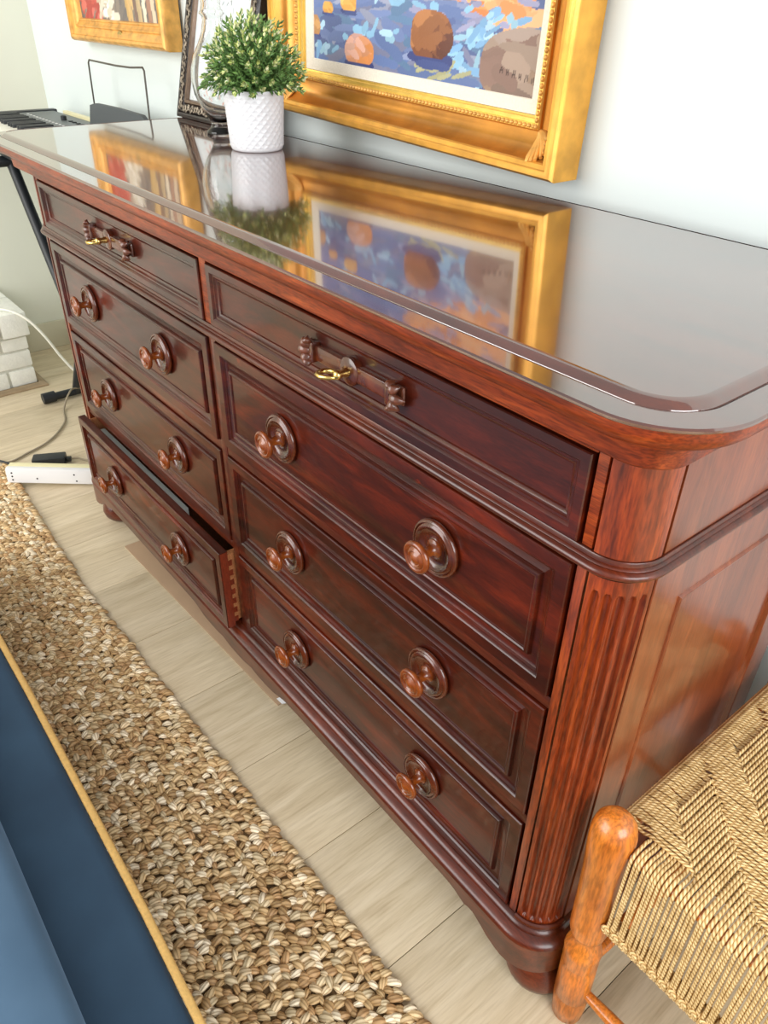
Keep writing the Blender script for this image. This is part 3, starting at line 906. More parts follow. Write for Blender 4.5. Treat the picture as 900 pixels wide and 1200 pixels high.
def stroke_canvas(w, h, strokes, ground, seed):
    rs = np.random.RandomState(seed)
    A = np.zeros((h, w, 3)); A[:] = ground
    Yg, Xg = np.mgrid[0:h, 0:w].astype(float)
    for stk in strokes:
        clip = stk[6] if len(stk) > 6 else None
        cx, cy, lx, ly, ang, col = stk[:6]
        X0, X1 = int(max(0, (cx - lx - ly) * w)), int(min(w, (cx + lx + ly) * w + 2))
        asp = w / h
        Y0, Y1 = int(max(0, (cy - (lx + ly) * asp) * h)), int(min(h, (cy + (lx + ly) * asp) * h + 2))
        if X1 <= X0 or Y1 <= Y0: continue
        xx = Xg[Y0:Y1, X0:X1] / w - cx; yy = (Yg[Y0:Y1, X0:X1] / h - cy) / asp
        c, s = math.cos(ang), math.sin(ang)
        u = (xx * c + yy * s) / lx; v = (-xx * s + yy * c) / ly
        msk = (np.abs(u) ** 3 + np.abs(v) ** 2.2) < 1 + .18 * np.sin(u * 6 + cx * 90)
        if clip is not None:
            ku, kv, kw, kh, ph = clip
            gu = (Xg[Y0:Y1, X0:X1] / w - ku) / kw; gv = (Yg[Y0:Y1, X0:X1] / h - kv) / asp / kh
            rad = np.sqrt(gu ** 2 + gv ** 2) + 1e-6; th_ = np.arctan2(gv, gu)
            lim = 1 + .07 * np.sin(3 * th_ + ph) + .05 * np.sin(5 * th_ + 2 * ph)
            msk = (msk if lx < kw * 1.5 else np.ones_like(msk)) & (np.abs(gu) ** 2.3 + np.abs(gv) ** 2.3 < lim) & (gv > -.80)
        A[Y0:Y1, X0:X1][msk] = np.array(col) * (1 + rs.uniform(-.05, .05))
    return np.clip(A, 0, 1)

def canvas_obj(name, x0, x1, z0, z1, y, A, parent):
    h, w, _ = A.shape
    X, Z = np.meshgrid(np.linspace(x0, x1, w), np.linspace(z0, z1, h))
    V = np.stack([X.ravel(), np.full(w * h, y), Z.ravel()], 1)
    idx = np.arange(w * h).reshape(h, w)
    F = np.stack([idx[:-1, :-1].ravel(), idx[:-1, 1:].ravel(), idx[1:, 1:].ravel(), idx[1:, :-1].ravel()], 1)
    me = bpy.data.meshes.new(name)
    me.from_pydata(V.tolist(), [], F.tolist())
    lin = np.where(A <= .04045, A / 12.92, ((A + .055) / 1.055) ** 2.4).reshape(-1, 3)
    ca = me.color_attributes.new('Col', 'FLOAT_COLOR', 'POINT')
    ca.data.foreach_set('color', np.concatenate([lin, np.ones((w * h, 1))], 1).astype(np.float32).ravel())
    return link(name, me, OIL, parent)

def c8(*c): return tuple(x / 255. for x in c)

# ---- large landscape of boulders in water
FX0, FX1, FZ0 = -.497, .295, 1.045
FZ1 = FZ0 + .66
P1 = empty('painting', ((FX0 + FX1) / 2, WY - .02, FZ0))
tag(P1, 'large gold framed oil painting of boulders in blue water, above the dresser', 'painting')
m = MB()
LIP = .441
frame_rings(FX0, FX1, FZ0, FZ1, [(.006, WY - .004), (.0, WY - .008), (0, LIP + .010), (.002, LIP + .006), (.004, LIP + .004), (.005, LIP + .0015), (.009, LIP), (.014, LIP + .0005), (.016, LIP + .003), (.022, LIP + .0045), (.024, LIP + .008)], m)
m.build('frame', GOLD, P1, True, 30)
m = MB()
frame_rings(FX0, FX1, FZ0, FZ1, [(.024, LIP + .008), (.027, LIP + .016), (.033, LIP + .025), (.042, LIP + .032), (.052, LIP + .0355), (.060, LIP + .036), (.0605, LIP + .031), (.063, LIP + .029)], m)
m.build('frame_cove', GOLD_D, P1, True, 40)
m = MB()
frame_rings(FX0, FX1, FZ0, FZ1, [(.063, LIP + .029), (.070, LIP + .030), (.0705, LIP + .034), (.076, LIP + .0345), (.0765, LIP + .040), (.0795, LIP + .041), (.080, LIP + .047)], m)
m.build('frame_sight_edge', GOLD_L, P1, True, 30)
m = MB()
frame_rings(FX0, FX1, FZ0, FZ1, [(.080, LIP + .043), (.0985, LIP + .0475), (.100, LIP + .050)], m)
m.build('linen_liner', LINEN, P1, True, 30)
# beads
bd = MB()
ux, uz = FX0 + .0665, FZ0 + .0665
def bead(x, z, along):
    rx, rz = (.0046, .0036) if along else (.0036, .0046)
    rings = []
    for hh, sc in ((0, 1.0), (.0018, .9), (.0034, .6), (.004, .15)):
        rings.append([(x + rx * sc * math.cos(2 * PI * q / 6), LIP + .0295 - hh, z + rz * sc * math.sin(2 * PI * q / 6)) for q in range(6)])
    bd.loft(rings, True, False, True)
x = ux
while x < FX1 - .0665:
    bead(x, uz, True); bead(x, FZ1 - .0665, True); x += .0092
z = uz
while z < FZ1 - .0665:
    bead(ux, z, False); bead(FX1 - .0665, z, False); z += .0092
o = bd.build('frame_beading', GOLD_OLD, P1, True, 60); o['kind'] = 'stuff'
# fluted corner ornaments
for sx in (0, 1):
    for sz in (0, 1):
        m = MB()
        cx = FX0 + .024 if sx == 0 else FX1 - .024
        cz = FZ0 + .024 if sz == 0 else FZ1 - .024
        dx = 1 if sx == 0 else -1; dz = 1 if sz == 0 else -1
        base = math.atan2(dz, dx)
        tip = (cx + dx * .038, cz + dz * .038)
        for q in range(8):
            a = base + PI + R(-38 + 76 * q / 7)
            L_ = .042
            pts = []; rr = []
            for t in (0, .3, .6, .85, 1):
                px = tip[0] + math.cos(a) * L_ * t; pz = tip[1] + math.sin(a) * L_ * t
                dd = min(px - FX0, FX1 - px, pz - FZ0, FZ1 - pz)
                f = max(0, min(1, (dd - .024) / .036))
                yy = LIP + .008 + .028 * math.sin(f * PI / 2) - .002
                pts.append((px, yy, pz)); rr.append(.0014 + .0030 * math.sin(PI * min(1, .1 + .72 * t)) )
            m.tube(pts, rr, 8)
        m.build('corner_ornament', GOLD_OLD, P1, True, 60)
# painted canvas
rs = np.random.RandomState(5)
st = []
PX0, PX1, PZ0, PZ1 = FX0 + .0985, FX1 - .0985, FZ0 + .0985, FZ1 - .0985
PW, PH = PX1 - PX0, PZ1 - PZ0
def uvp(x, z): return ((x - PX0) / PW, (z - PZ0) / PH)
blues = [c8(98, 118, 164), c8(112, 130, 174), c8(86, 102, 148), c8(136, 148, 182), c8(104, 122, 168), c8(96, 126, 160), c8(148, 154, 178), c8(120, 124, 152)]
for _ in range(700):
    st.append((rs.rand(), rs.rand(), rs.uniform(.03, .10), rs.uniform(.008, .022), rs.normal(.05, .25), blues[rs.randint(len(blues))]))
orng = [c8(226, 150, 92), c8(236, 166, 112), c8(214, 132, 76), c8(240, 180, 130), c8(222, 160, 110)]
for _ in range(420):                                   # warm reflections, upper right
    u = rs.uniform(.52, 1.0); v = rs.uniform(.16, 1.0)
    if v < .17 + (.95 - u) * .32: continue
    st.append((u, v, rs.uniform(.025, .06), rs.uniform(.006, .016), rs.normal(.0, .2), orng[rs.randint(5)]))
for _ in range(60):
    st.append((rs.uniform(.5, 1), rs.uniform(.14, 1), rs.uniform(.015, .04), .007, rs.normal(0, .2), c8(150, 150, 180)))
lite = [c8(140, 186, 216), c8(168, 202, 224), c8(124, 168, 206), c8(150, 190, 210)]
for (cu, cv, su, sv, n) in ((.72, .07, .04, .03, 22), (.78, .15, .035, .02, 14), (.27, .12, .07, .016, 13), (.07, .05, .03, .012, 8), (.46, .24, .14, .012, 9), (.2, .5, .15, .04, 30), (.85, .21, .05, .012, 8), (.6, .6, .2, .1, 30)):
    for _ in range(n):
        st.append((rs.normal(cu, su), rs.normal(cv, sv), rs.uniform(.012, .035), rs.uniform(.005, .012), rs.normal(.3, .5), lite[rs.randint(4)]))
for _ in range(16): st.append((rs.normal(.66, .08), rs.normal(.035, .012), .03, .006, .3, c8(170, 168, 130)))
def rock(cx, cz, w, h, cols, n, seed):
    r_ = np.random.RandomState(abs(seed))
    u0, v0 = uvp(cx, cz)
    kw, kh = w / PW / 2, h / PW / 2
    clip = (u0, v0, kw, kh, seed * 1.3)
    st.append((u0, v0 - kh * .85 * PW / PH, kw * 1.05, kh * .30, 0, c8(60, 70, 122)))
    st.append((u0 + .012, v0 - kh * 1.1 * PW / PH, kw * .85, kh * .18, 0, c8(72, 86, 140)))
    st.append((u0, v0, kw * 2, kh * 2, 0.0, cols[0], clip))
    for _ in range(n):
        a = r_.uniform(0, 2 * PI); q = math.sqrt(r_.rand())
        gu, gv = q * math.cos(a), q * math.sin(a)
        t = .5 + .38 * gv - .22 * gu + r_.normal(0, .12)
        cidx = 1 + int(min(len(cols) - 2, max(0, t * (len(cols) - 1))))
        st.append((u0 + gu * kw, v0 + gv * kh * PW / PH, r_.uniform(.3, .55) * kw, r_.uniform(.18, .36) * kh, r_.uniform(-.9, .5), cols[cidx], clip))
rock(-.050, 1.2080, .108, .076, [c8(118, 72, 52), c8(98, 56, 44), c8(128, 78, 52), c8(150, 96, 60), c8(182, 122, 76)], 60, 1)
rock(-.250, 1.1700, .090, .052, [c8(214, 140, 84), c8(220, 144, 84), c8(216, 150, 110), c8(222, 172, 152), c8(206, 160, 150)], 24, 2)
rock(.158, 1.1820, .170, .104, [c8(140, 116, 100), c8(126, 104, 92), c8(152, 126, 104), c8(160, 138, 122), c8(136, 108, 96), c8(170, 150, 138)], 60, 3)
rock(-.284, 1.243, .050, .030, [c8(226, 172, 88), c8(214, 156, 76), c8(238, 190, 106)], 8, 4)
rock(-.350, 1.232, .034, .022, [c8(226, 168, 84), c8(214, 152, 70), c8(240, 190, 104)], 6, 6)
rock(-.395, 1.200, .040, .036, [c8(190, 140, 90), c8(180, 128, 80), c8(206, 156, 100)], 8, 8)
for (cx, cz, w, h) in ((-.2, 1.38, .12, .07), (.05, 1.42, .14, .08), (-.33, 1.47, .09, .05), (.15, 1.5, .1, .06)):
    rock(cx, cz, w, h, [c8(136, 92, 68), c8(120, 76, 56), c8(160, 110, 74), c8(186, 136, 96)], 24, int(cx * 100) + 60)
# signature marks on the right hand boulder
sgx = .122
for q, ch in enumerate('ANNHIR'):
    u, v = uvp(sgx + q * .0135, 1.176 - q * .0016)
    for du, an in ((-.0035, 1.35), (.0035, 1.8 if ch in 'AR' else 1.5)):
        st.append((u + du, v, .0085, .0017, an, c8(70, 48, 42)))
    if ch in 'AHN': st.append((u, v, .005, .0015, .1, c8(70, 48, 42)))
Ar = stroke_canvas(330, int(330 * PH / PW), st, c8(98, 122, 172), 3)
canvas_obj('canvas', PX0, PX1, PZ0, PZ1, LIP + .0495, Ar, P1)
P1.rotation_euler = (0, R(2.2), 0)

# ---- second gold frame, upper left
GX0, GX1, GZ0 = -1.665, -1.005, 1.135
GZ1 = GZ0 + .56
P2 = empty('painting', ((GX0 + GX1) / 2, WY - .02, GZ0))
tag(P2, 'smaller worn gold framed still life painting with brass name plate, upper left', 'painting')
L2 = .452
m = MB()
frame_rings(GX0, GX1, GZ0, GZ1, [(.008, WY - .003), (0, WY - .008), (0, L2 + .014), (.004, L2 + .006), (.010, L2 + .002), (.016, L2 + .003), (.018, L2 + .008), (.027, L2 + .010), (.036, L2 + .016), (.038, L2 + .013), (.042, L2 + .012), (.045, L2 + .016), (.052, L2 + .020), (.054, L2 + .018), (.058, L2 + .020), (.060, L2 + .030)], m)
m.build('frame', GOLD_OLD, P2, True, 28)
m = MB().lathe([(.015, 0), (.015, .002), (.0135, .003)], ((GX0 + GX1) / 2 + .035, L2 + .0135, GZ0 + .0285), (0, -1, 0), 20)
for i, v in enumerate(m.v): m.v[i] = (v[0] * 1.0, v[1], GZ0 + .0285 + (v[2] - GZ0 - .0285) * .55)
m.build('name_plate', plain('aged_brass_plate', rgb(176, 150, 84), 0.4, 0.6, 0.2, 300), P2)
rs = np.random.RandomState(9); st = []
QX0, QX1, QZ0, QZ1 = GX0 + .059, GX1 - .059, GZ0 + .059, GZ1 - .059
for _ in range(300): st.append((rs.rand(), rs.rand(), rs.uniform(.03, .07), rs.uniform(.012, .03), rs.normal(1.3, .4), [c8(120, 112, 106), c8(104, 98, 96), c8(136, 124, 112)][rs.randint(3)]))
for _ in range(120): st.append((rs.uniform(0, .27), rs.uniform(0, .5), rs.uniform(.03, .06), rs.uniform(.012, .03), rs.normal(.9, .4), [c8(186, 76, 64), c8(198, 92, 78), c8(170, 62, 54), c8(206, 104, 92)][rs.randint(4)]))
for _ in range(70): st.append((rs.normal(.38, .05), rs.uniform(0, .32), rs.uniform(.02, .05), rs.uniform(.01, .02), rs.normal(.2, .4), [c8(222, 212, 194), c8(206, 194, 172), c8(232, 226, 214), c8(186, 170, 146)][rs.randint(4)]))
for u, cc in ((.62, c8(196, 160, 100)), (.67, c8(206, 172, 116)), (.76, c8(190, 166, 126)), (.82, c8(222, 208, 184)), (.87, c8(160, 120, 100)), (.92, c8(206, 186, 160)), (.71, c8(120, 96, 84)), (.97, c8(110, 100, 96))):
    for _ in range(9): st.append((u + rs.normal(0, .008), rs.uniform(0, .5), rs.uniform(.06, .12), rs.uniform(.010, .018), rs.normal(1.68, .05), cc))
for _ in range(60): st.append((rs.rand(), rs.uniform(.55, 1), rs.uniform(.03, .07), rs.uniform(.012, .03), rs.normal(.5, .5), [c8(150, 130, 100), c8(90, 96, 90), c8(170, 120, 90)][rs.randint(3)]))
Ar = stroke_canvas(130, int(130 * (QZ1 - QZ0) / (QX1 - QX0)), st, c8(116, 108, 102), 4)
canvas_obj('canvas', QX0, QX1, QZ0, QZ1, L2 + .029, Ar, P2)

# ---- dark ornate frame leaning on the wall
ZT = 1.0086
P3 = empty('picture_frame', (-.70, .405, ZT))
tag(P3, 'dark ornate picture frame with silver carving leaning behind the vase', 'picture frame')
HX0, HX1, HH = -.165, .165, .43      # local x about -.70
EBONY = plain('ebony_frame', rgb(44, 36, 34), 0.35, 0, 0.3, 80, 0.2, 300, 0.2)
SILV = plain('silver_carving', rgb(150, 138, 122), 0.4, 0.5, 0.35, 90, 0.3, 300)
def local(mb, name, mat, parent, ang=40):
    return link(name, mb.mesh(name, True, ang), mat, parent, True)
m = MB(); frame_rings(HX0, HX1, 0, HH, [(.0, .020), (0, 0), (.006, -.004), (.010, -.002), (.011, .004)], m)
m.loft([[(HX0, .020, 0), (HX1, .020, 0), (HX1, .020, HH), (HX0, .020, HH)]], True, False, True)
local(m, 'frame', EBONY, P3)
m = MB(); frame_rings(HX0, HX1, 0, HH, [(.011, .004), (.014, -.001), (.022, -.003), (.029, -.001), (.031, .004)], m)
local(m, 'carved_band', EBONY, P3)
m = MB(); frame_rings(HX0, HX1, 0, HH, [(.031, .004), (.033, -.001), (.039, .0), (.042, .008)], m)
local(m, 'inner_moulding', plain('bronze_moulding', rgb(110, 90, 74), 0.35, 0.4, 0.2, 60), P3)
m = MB()
rr_s = random.Random(4)
def curl(cx, cz, a0, s):
    pts = [(cx + s * (1 - t * .75) * math.cos(a0 + t * 5.2), -.0035, cz + s * (1 - t * .75) * math.sin(a0 + t * 5.2)) for t in [i / 8 for i in range(9)]]
    m.tube(pts, [.0008 + .0014 * math.sin(PI * (.15 + .7 * i / 8)) for i in range(9)], 5)
q = 0
z = .02
while z < HH - .015:
    for xx in (HX0 + .021, HX1 - .021):
        curl(xx + rr_s.uniform(-.002, .002), z, rr_s.uniform(0, 6.28), .0065)
        curl(xx + rr_s.choice((-.005, .005)), z + .005, rr_s.uniform(0, 6.28), .004)
    z += .0115
x = HX0 + .035
while x < HX1 - .03:
    for zz in (.021, HH - .021):
        curl(x, zz + rr_s.uniform(-.002, .002), rr_s.uniform(0, 6.28), .0065)
        curl(x + .005, zz + rr_s.choice((-.005, .005)), rr_s.uniform(0, 6.28), .004)
    x += .0115
o = local(m, 'silver_scrolls', SILV, P3, 60); o['kind'] = 'stuff'
# print under glass: pale ground with a loose pink floral sketch at the foot
rs = np.random.RandomState(21); st = []
for _ in range(120): st.append((rs.rand(), rs.rand(), rs.uniform(.03, .09), rs.uniform(.01, .04), rs.uniform(-1, 1), [c8(214, 220, 222), c8(222, 226, 226), c8(204, 212, 216)][rs.randint(3)]))
for _ in range(60): st.append((rs.normal(.42, .18), rs.normal(.14, .07), rs.uniform(.01, .035), rs.uniform(.006, .014), rs.uniform(-1.5, 1.5), [c8(214, 150, 132), c8(190, 120, 110), c8(226, 182, 164), c8(120, 124, 130), c8(176, 180, 178)][rs.randint(5)]))
for _ in range(40): st.append((rs.normal(.55, .08), rs.uniform(.05, .9), rs.uniform(.02, .05), .004, rs.normal(1.4, .3), [c8(120, 128, 134), c8(160, 166, 170), c8(96, 100, 110)][rs.randint(3)]))
for _ in range(20): st.append((rs.normal(.75, .05), rs.uniform(.0, .4), rs.uniform(.03, .06), .02, 1.5, c8(70, 72, 82)))
Ar = stroke_canvas(70, 104, st, c8(216, 222, 222), 5)
o = canvas_obj('print', HX0 + .041, HX1 - .041, .041, HH - .041, .0085, Ar, P3)
o.matrix_parent_inverse = Matrix.Identity(4)
P3.rotation_euler = (-R(14.0), 0, 0)
P3.location = (-.695, .396, ZT + .0012)

# ================================================================== glass vase
vx, vy = -.552, .352
prof_o = [(.0, .0), (.032, .0), (.034, .003), (.032, .007), (.025, .012), (.021, .019), (.027, .030), (.040, .050), (.051, .075), (.055, .10), (.053, .122), (.046, .146), (.033, .168), (.024, .188), (.020, .208), (.021, .214), (.026, .219), (.022, .225), (.020, .235), (.022, .25), (.029, .268), (.034, .276)]
prof_i = [(r - .0028, h + .001) for r, h in prof_o[::-1] if h > .0215 and r > .004]
prof_i += [(.012, .0245), (.0005, .0235)]
m = MB(); m.lathe(prof_o + [(.0335, .2775)] + prof_i, (vx, vy, ZT), (0, 0, 1), 40, False, True)
vz_ = m.build('glass_vase', GLASS, None, True, 80)
tag(vz_, 'clear bulbous glass vase standing behind the potted plant', 'vase')

# ================================================================== potted plant
px, py = -.337, .310
PT = empty('potted_plant', (px, py, ZT))
tag(PT, 'bushy green artificial plant in white quilted ceramic pot on the dresser', 'plant')
m = MB()
nn = 144
hp = .104
rows = []
rows.append([(.0005, 0)])
rings = []
def pr_(h): return .0500 + (.0560 - .0500) * (h / hp)
def ringat(r, h): return [Vector((px + r * math.cos(2 * PI * q / nn), py + r * math.sin(2 * PI * q / nn), ZT + h)) for q in range(nn)]
rings.append(ringat(.030, .0)); rings.append(ringat(.046, .0)); rings.append(ringat(.0492, .002))
hs_ = [.005 + (hp - .012) * i / 60 for i in range(61)]
for h in hs_:
    r0_ = pr_(h); ring = []
    for q in range(nn):
        a = q / nn; t = (h - .005) / (hp - .012)
        k1 = (a * 24 + t * 6.5) % 1.0; k2 = (a * 24 - t * 6.5) % 1.0
        d1 = min(k1, 1 - k1); d2 = min(k2, 1 - k2)
        d = min(d1, d2)
        off = .0021 * max(0, 1 - d / .14)
        off *= min(1, t * 20, (1 - t) * 20)
        r_ = r0_ + off
        ring.append(Vector((px + r_ * math.cos(2 * PI * a), py + r_ * math.sin(2 * PI * a), ZT + h)))
    rings.append(ring)
rings += [ringat(.0570, hp - .005), ringat(.0574, hp - .002), ringat(.0564, hp), ringat(.0535, hp - .001), ringat(.0515, hp - .012)]
m.loft(rings, True, True, False)
m.build('pot', CERAMIC, PT, True, 80)
MB().lathe([(.0525, hp - .012), (.03, hp - .008), (.0005, hp - .006)], (px, py, ZT), (0, 0, 1), 24, True, True).build('soil', SOIL, PT)
V = []; F = []; C = []
gd = [c8(96, 132, 70), c8(114, 150, 84), c8(134, 170, 100), c8(104, 142, 80)]
gl = [c8(222, 228, 150), c8(236, 240, 180), c8(206, 218, 130), c8(244, 246, 206)]
rs = np.random.RandomState(3)
def leaf(p, d, n, ln, w, col):
    d = d.normalized(); s = d.cross(n)
    if s.length < 1e-4: s = d.cross(Vector((1, 0, 0)))
    s.normalize(); nn_ = s.cross(d)
    b0 = len(V)
    for q in (p, p + d * ln * .45 + s * w + nn_ * ln * .05, p + d * ln * .95 + nn_ * ln * .10, p + d * ln * .45 - s * w + nn_ * ln * .05, p + d * ln * .5 - nn_ * w * .7):
        V.append(q[:])
    F.extend([(b0, b0 + 1, b0 + 4), (b0 + 1, b0 + 2, b0 + 4), (b0 + 2, b0 + 3, b0 + 4), (b0 + 3, b0, b0 + 4)])
    cl = s2l(np.clip(np.array(col) * rs.uniform(.85, 1.12), 0, 1))
    C.extend([tuple(cl) + (1,)] * 5)
stems = MB()
top0 = Vector((px, py, ZT + hp - .008))
NS = 150
for k in range(NS):
    fz = 1 - (k + .5) / NS * 1.06
    th = k * 2.39996
    fz = max(fz, -.05)
    rr_ = math.sqrt(max(0, 1 - fz * fz))
    e = Vector((math.cos(th) * rr_ * .090, math.sin(th) * rr_ * .090, .012 + fz * .112)) * rs.uniform(.86, 1.08)
    s0 = top0 + Vector((math.cos(th) * .03 * rs.rand(), math.sin(th) * .03 * rs.rand(), 0))
    tipp = top0 + e
    mid = s0.lerp(tipp, .5) + Vector((0, 0, .012))
    stems.tube([s0, mid, tipp], .0008, 4)
    tip_light = rs.rand() < .8
    nl_ = 20
    for q in range(nl_):
        t = .30 + .70 * q / nl_
        p = (s0 * (1 - t) ** 2 + mid * 2 * t * (1 - t) + tipp * t * t)
        ax = (tipp - mid).normalized()
        ph = q * 2.4 + rs.rand()
        side_ = ax.orthogonal().normalized()
        side_ = Matrix.Rotation(ph, 3, ax) @ side_
        d = (ax * .75 + side_ * .8)
        leaf(p, d, ax, rs.uniform(.011, .016), rs.uniform(.0020, .0029), gd[rs.randint(4)])
    for q in range(15):
        ax = (tipp - mid).normalized()
        side_ = Matrix.Rotation(q * 2.1 + rs.rand(), 3, ax) @ ax.orthogonal().normalized()
        d = ax * rs.uniform(.7, 1.4) + side_ * .75
        col = gl[rs.randint(4)] if (tip_light and q > 2) else gd[1 + rs.randint(2)]
        leaf(tipp - ax * .004 * (q % 3), d, ax, rs.uniform(.010, .014), rs.uniform(.0022, .0031), col)
me = bpy.data.meshes.new('foliage'); me.from_pydata(V, [], F)
ca = me.color_attributes.new('Col', 'FLOAT_COLOR', 'POINT'); ca.data.foreach_set('color', np.array(C, dtype=np.float32).ravel())
fo = link('foliage', me, LEAF, PT); fo['kind'] = 'stuff'
so = stems.build('stems', plain('stem_green', rgb(80, 104, 48), 0.6), PT); so['kind'] = 'stuff'

# ================================================================== digital keyboard on its stand
KB = empty('keyboard', (-1.45, .3, .86))
tag(KB, 'black and grey digital piano keyboard on a black stand by the left wall', 'keyboard')
kx0, kx1, ky0, ky1, kz = -1.955, -.93, .160, .455, .918
MB().box(kx0, kx1, ky0 + .004, ky1, .835, kz - .022, .006).build('case', BLACKP, KB)
MB().box(kx0, kx0 + .035, ky0, ky1, kz - .025, kz + .004, .004).build('end_block', BLACKP, KB)
MB().box(kx1 - .035, kx1, ky0, ky1, kz - .025, kz + .004, .004).build('end_block', BLACKP, KB)
MB().box(kx0 + .035, kx1 - .035, ky0 + .155, ky1 - .012, kz - .025, kz, .003).build('control_panel', GREYP, KB)
MB().box(kx0 + .12, kx1 - .01, ky1 - .011, ky1 + .006, kz - .03, kz + .008, .002).build('rear_edge', CREAMP, KB)
wk = MB().box(.0004, .0224, 0, .152, -.018, 0, .0012).mesh('white_key', True, 30); wk.materials.append(KEYW)
bk = MB().box(0, .0120, .052, .152, -.006, .0105, .0025).mesh('black_key', True, 30); bk.materials.append(BLACK)
nk = int((kx1 - kx0 - .07) / .0228)
for i in range(nk):
    o = link('white_key', wk, None, KB, True)
    o.location = (kx0 + .0355 + i * .0228 + 1.45, ky0 + .002 - .3, kz - .006 - .86)
    if i % 7 not in (2, 6) and i < nk - 1:
        o = link('black_key', bk, None, KB, True)
        o.location = (kx0 + .0355 + (i + 1) * .0228 - .006 + 1.45, ky0 + .002 - .3, kz - .006 - .86)
m = MB()
m.lathe([(.009, 0), (.009, .012), (.006, .014)], (-1.66, .385, kz), (0, 0, 1), 16)
m.build('volume_dial', BLACK, KB)
for i in range(7):
    MB().box(-1.625 + i * .032, -1.612 + i * .032, .385, .397, kz, kz + .003, .001).build('button', BLACK, KB)
for i in range(12):
    MB().box(-1.87 + i * .030, -1.858 + i * .030, .335, .341, kz, kz + .0015, .0005).build('button', WHITEP, KB)
# music rest: solid dark ledge and a wire loop above
m = MB()
o2 = []
for t in range(0, 11):
    x = -1.515 + .41 * t / 10
    zz = .983 - (.018 if t in (0, 10) else 0.0) - .0006 * abs(t - 5)
    o2.append((x, zz))
o2[0] = (-1.520, .972); o2[-1] = (-1.100, .958)
rA = [(x, .425, z) for x, z in o2]; rB = [(x, .437, z) for x, z in o2]
rA0 = [(x, .415, kz) for x, z in o2]; rB0 = [(x, .437, kz) for x, z in o2]
m.loft([rA0, rA, rB, rB0], False)
m.build('music_rest', plain('dark_grey_plastic', rgb(70, 76, 80), 0.5), KB, True, 30)
wr = [(-1.502, .432, .94), (-1.502, .437, 1.085), (-1.496, .438, 1.092), (-1.40, .438, 1.0905), (-1.30, .438, 1.089), (-1.20, .438, 1.0905), (-1.122, .438, 1.0955), (-1.114, .438, 1.088), (-1.110, .432, .94)]
MB().tube(wr, .0026, 8).build('wire_rest', WIRE, KB)
# X stand
SD = empty('keyboard_stand', (-1.38, .25, 0))
tag(SD, 'black metal folding stand carrying the keyboard', 'stand')
zt_ = .816
xl, xr_ = -1.66, -1.10
for x in (xl, xr_):
    MB().tube([(x, .105, zt_), (x, .40, zt_)], .0165, 12).build('support_arm', BLACK, SD)
for y0_, y1_, xa in ((.11, .44, xl), (.11, .44, xr_)):
    MB().tube([(xa, y0_ + .03, .018), (xa, y1_ - .03, .018)], .014, 12).build('floor_bar', BLACK, SD)
    for yy in (y0_, y1_ - .045):
        MB().tube([(xa, yy, .020), (xa, yy + .045, .020)], .0195, 14).build('rubber_foot', BLACK, SD)
MB().tube([(xl, .196, zt_ - .01), (xr_, .196, .02)], .0165, 12).build('brace_leg', BLACK, SD)
MB().tube([(xl, .236, .02), (xr_, .236, zt_ - .01)], .0165, 12).build('brace_leg', BLACK, SD)
MB().tube([(-1.38, .185, .415), (-1.38, .25, .415)], .02, 14).build('pivot', BLACK, SD)

# ================================================================== white brick hearth
HE = empty('brick_hearth', (-2.0, -.5, 0))
tag(HE, 'white painted brick hearth at the left edge', 'hearth')
hx = -1.84; hy1 = .150
MB().box(WX, hx - .008, -1.2, hy1 - .008, 0, .262).build('mortar_core', MORTAR, HE, False)
def jit(): return random.uniform(-.002, .002)
zrow = [(.012, .072), (.082, .142), (.150, .196)]
for ri, (z0, z1) in enumerate(zrow):
    y = hy1
    first = True
    while y > -1.15:
        ln = (.100 if (ri % 2 == 0 and first) else .205)
        first = False
        MB().box(hx - .10, hx + jit(), y - ln + .009, y, z0, z1, .005).build('brick', BRICKW, HE)
        y -= ln
    x = hx - .112
    while x > WX:
        x0 = max(WX + .001, x - .195)
        MB().box(x0, x, hy1 - .09, hy1 + jit(), z0, z1, .005).build('brick', BRICKW, HE)
        x -= .205
y = hy1 + .012
while y > -1.15:
    MB().box(hx - .185, hx + .022 + jit(), y - .096, y, .205, .292 + jit(), .006).build('brick', BRICKW, HE)
    MB().box(WX + .001, hx - .194, y - .096, y, .205, .292 + jit(), .006).build('brick', BRICKW, HE)
    y -= .105
m = MB()
m.loft([[(hx + .004, hy1 + .002, z_) if False else p for p in ((hx - .02, -1.2, z_), (hx + e_, -1.2, z_), (hx + e_, hy1 + e_, z_), (WX, hy1 + e_, z_))] for z_, e_ in ((.0005, .030), (.006, .030), (.012, .022), (.014, .004))], False)
o = m.build('floor_strip', plain('oak_strip', rgb(158, 136, 106), 0.5, 0, 0.1, 30), HE)

# ================================================================== cables and small things on the floor
def cable(name, pts, r, mat, label):
    # smooth with Catmull-Rom
    P = [Vector(p) for p in pts]; out = []
    for i in range(len(P) - 1):
        p0, p1, p2, p3 = P[max(i - 1, 0)], P[i], P[i + 1], P[min(i + 2, len(P) - 1)]
        for q in range(6):
            t = q / 6
            out.append(.5 * ((2 * p1) + (-p0 + p2) * t + (2 * p0 - 5 * p1 + 4 * p2 - p3) * t * t + (-p0 + 3 * p1 - 3 * p2 + p3) * t ** 3))
    out.append(P[-1])
    o = MB().tube(out, r, 8).build(name, mat, None, True, 80)
    tag(o, label, 'cable')
cable('white_cable', [(-1.95, -.05, .296), (-1.90, .06, .298), (-1.84, .115, .300), (-1.795, .160, .268), (-1.77, .200, .20), (-1.76, .235, .12), (-1.74, .275, .05), (-1.70, .32, .006), (-1.60, .40, .005)], .0048, CABLEW, 'thick white cable trailing off the brick hearth down to the floor')
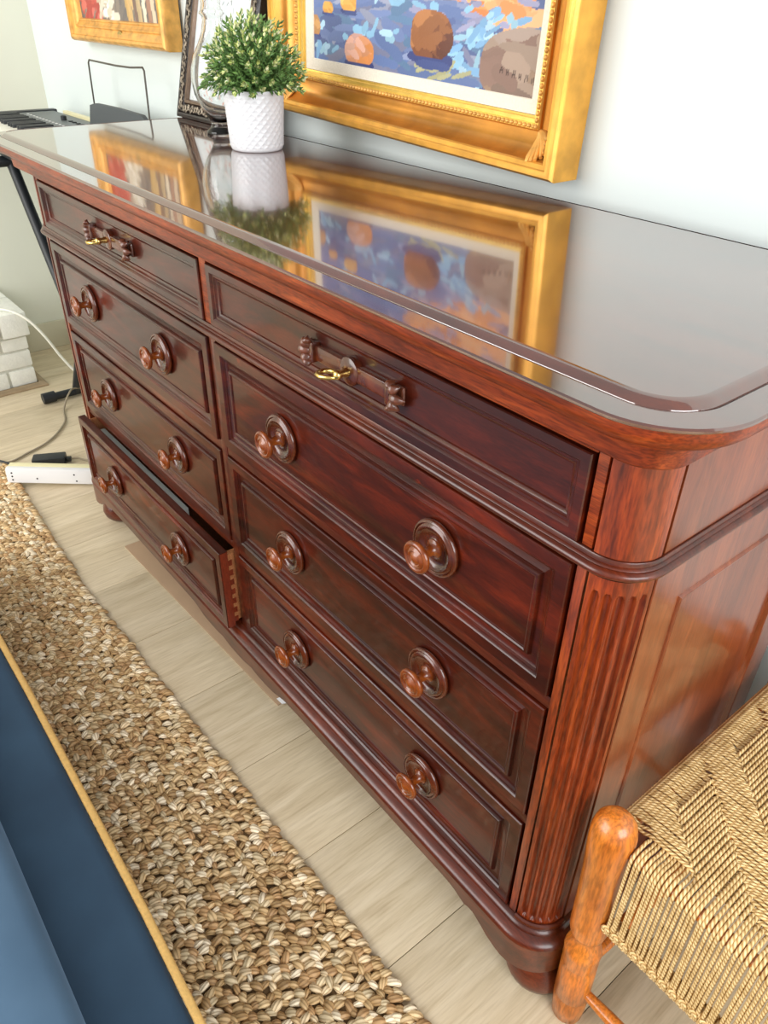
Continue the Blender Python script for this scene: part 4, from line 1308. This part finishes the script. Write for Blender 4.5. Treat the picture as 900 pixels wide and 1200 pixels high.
cable('grey_cable', [(-1.70, -.10, .006), (-1.50, -.175, .005), (-1.305, -.140, .005), (-1.321, -.049, .005), (-1.366, .036, .005), (-1.462, .116, .005), (-1.562, .149, .006), (-1.60, .19, .043), (-1.628, .23, .043), (-1.60, .33, .02), (-1.5, .42, .005)], .0035, CABLEG, 'thin grey cable curling across the planks over the stand foot')
cable('black_cable', [(-1.45, -.22, .006), (-1.32, -.165, .02), (-1.26, -.133, .021), (-1.205, -.098, .012), (-1.19, -.06, .012), (-1.205, -.045, .012)], .0035, BLACK, 'short black cable running from the adapter over the rug corner')
AD = empty('power_adapter', (-1.2, -.01, 0))
tag(AD, 'black power adapter brick lying behind the white power strip', 'adapter')
ang = math.atan2(.09, .045)
m = MB().box(-.05, .05, -.022, .022, 0.0005, .030, .005)
o = local(m, 'adapter_body', BLACKP, AD)
m = MB().box(.05, .066, -.008, .008, .006, .020, .003); local(m, 'strain_relief', BLACKP, AD)
m = MB().tube([(.064, 0, .013), (.085, .004, .010), (.11, -.006, .006), (.15, -.02, .005)], .003, 8); local(m, 'lead', CABLEG, AD)
AD.rotation_euler = (0, 0, ang); AD.location = (-1.212, -.020, 0)
PS = empty('power_strip', (-1.06, -.06, 0))
tag(PS, 'white plastic power strip lying on its side at the rug corner', 'power strip')
dv = Vector((-.985 + 1.135, .055 + .160, 0)); an2 = math.atan2(dv.y, dv.x)
m = MB(); m.box(-.03, .33, 0, .020, .0005, .050, .005); local(m, 'housing', WHITEP, PS)
m = MB(); m.box(-.027, .33, .0195, .042, .002, .0495, .003); local(m, 'socket_face', CREAMP, PS)
for hx_, hz_ in ((-.012, .012), (-.012, .024), (-.012, .036), (.06, .018), (.17, .034), (.175, .012), (.26, .03)):
    m = MB().lathe([(.0028, 0), (.0026, .0006)], (hx_, 0, hz_), (0, -1, 0), 10); local(m, 'screw_hole', BLACK, PS)
PS.rotation_euler = (0, 0, an2); PS.location = (-1.125, -.145, .0175)
PS.rotation_euler = (0, .053, an2)
# brown sheet under the dresser
m = MB().box(-.643, .094, 0, .33, .0006, .004, .0008)
for i, v in enumerate(m.v):
    m.v[i] = (v[0], v[1] - .015 + (v[0] + .643) / .737 * .026, v[2])
o = m.build('cardboard_sheet', CARD, None)
tag(o, 'flat brown cardboard sheet sliding out from under the dresser', 'cardboard')
m = MB()
m.add([(.078, .018, .0046), (.098, .019, .0046), (.108, .040, .0046), (.094, .052, .0046), (.084, .034, .010), (.098, .033, .009)], [(0, 1, 5, 4), (1, 2, 5), (2, 3, 4, 5), (3, 0, 4)])
o = m.build('paper_scrap', WHITEP, None, False)
tag(o, 'tiny white paper scrap at the corner of the cardboard sheet', 'paper')
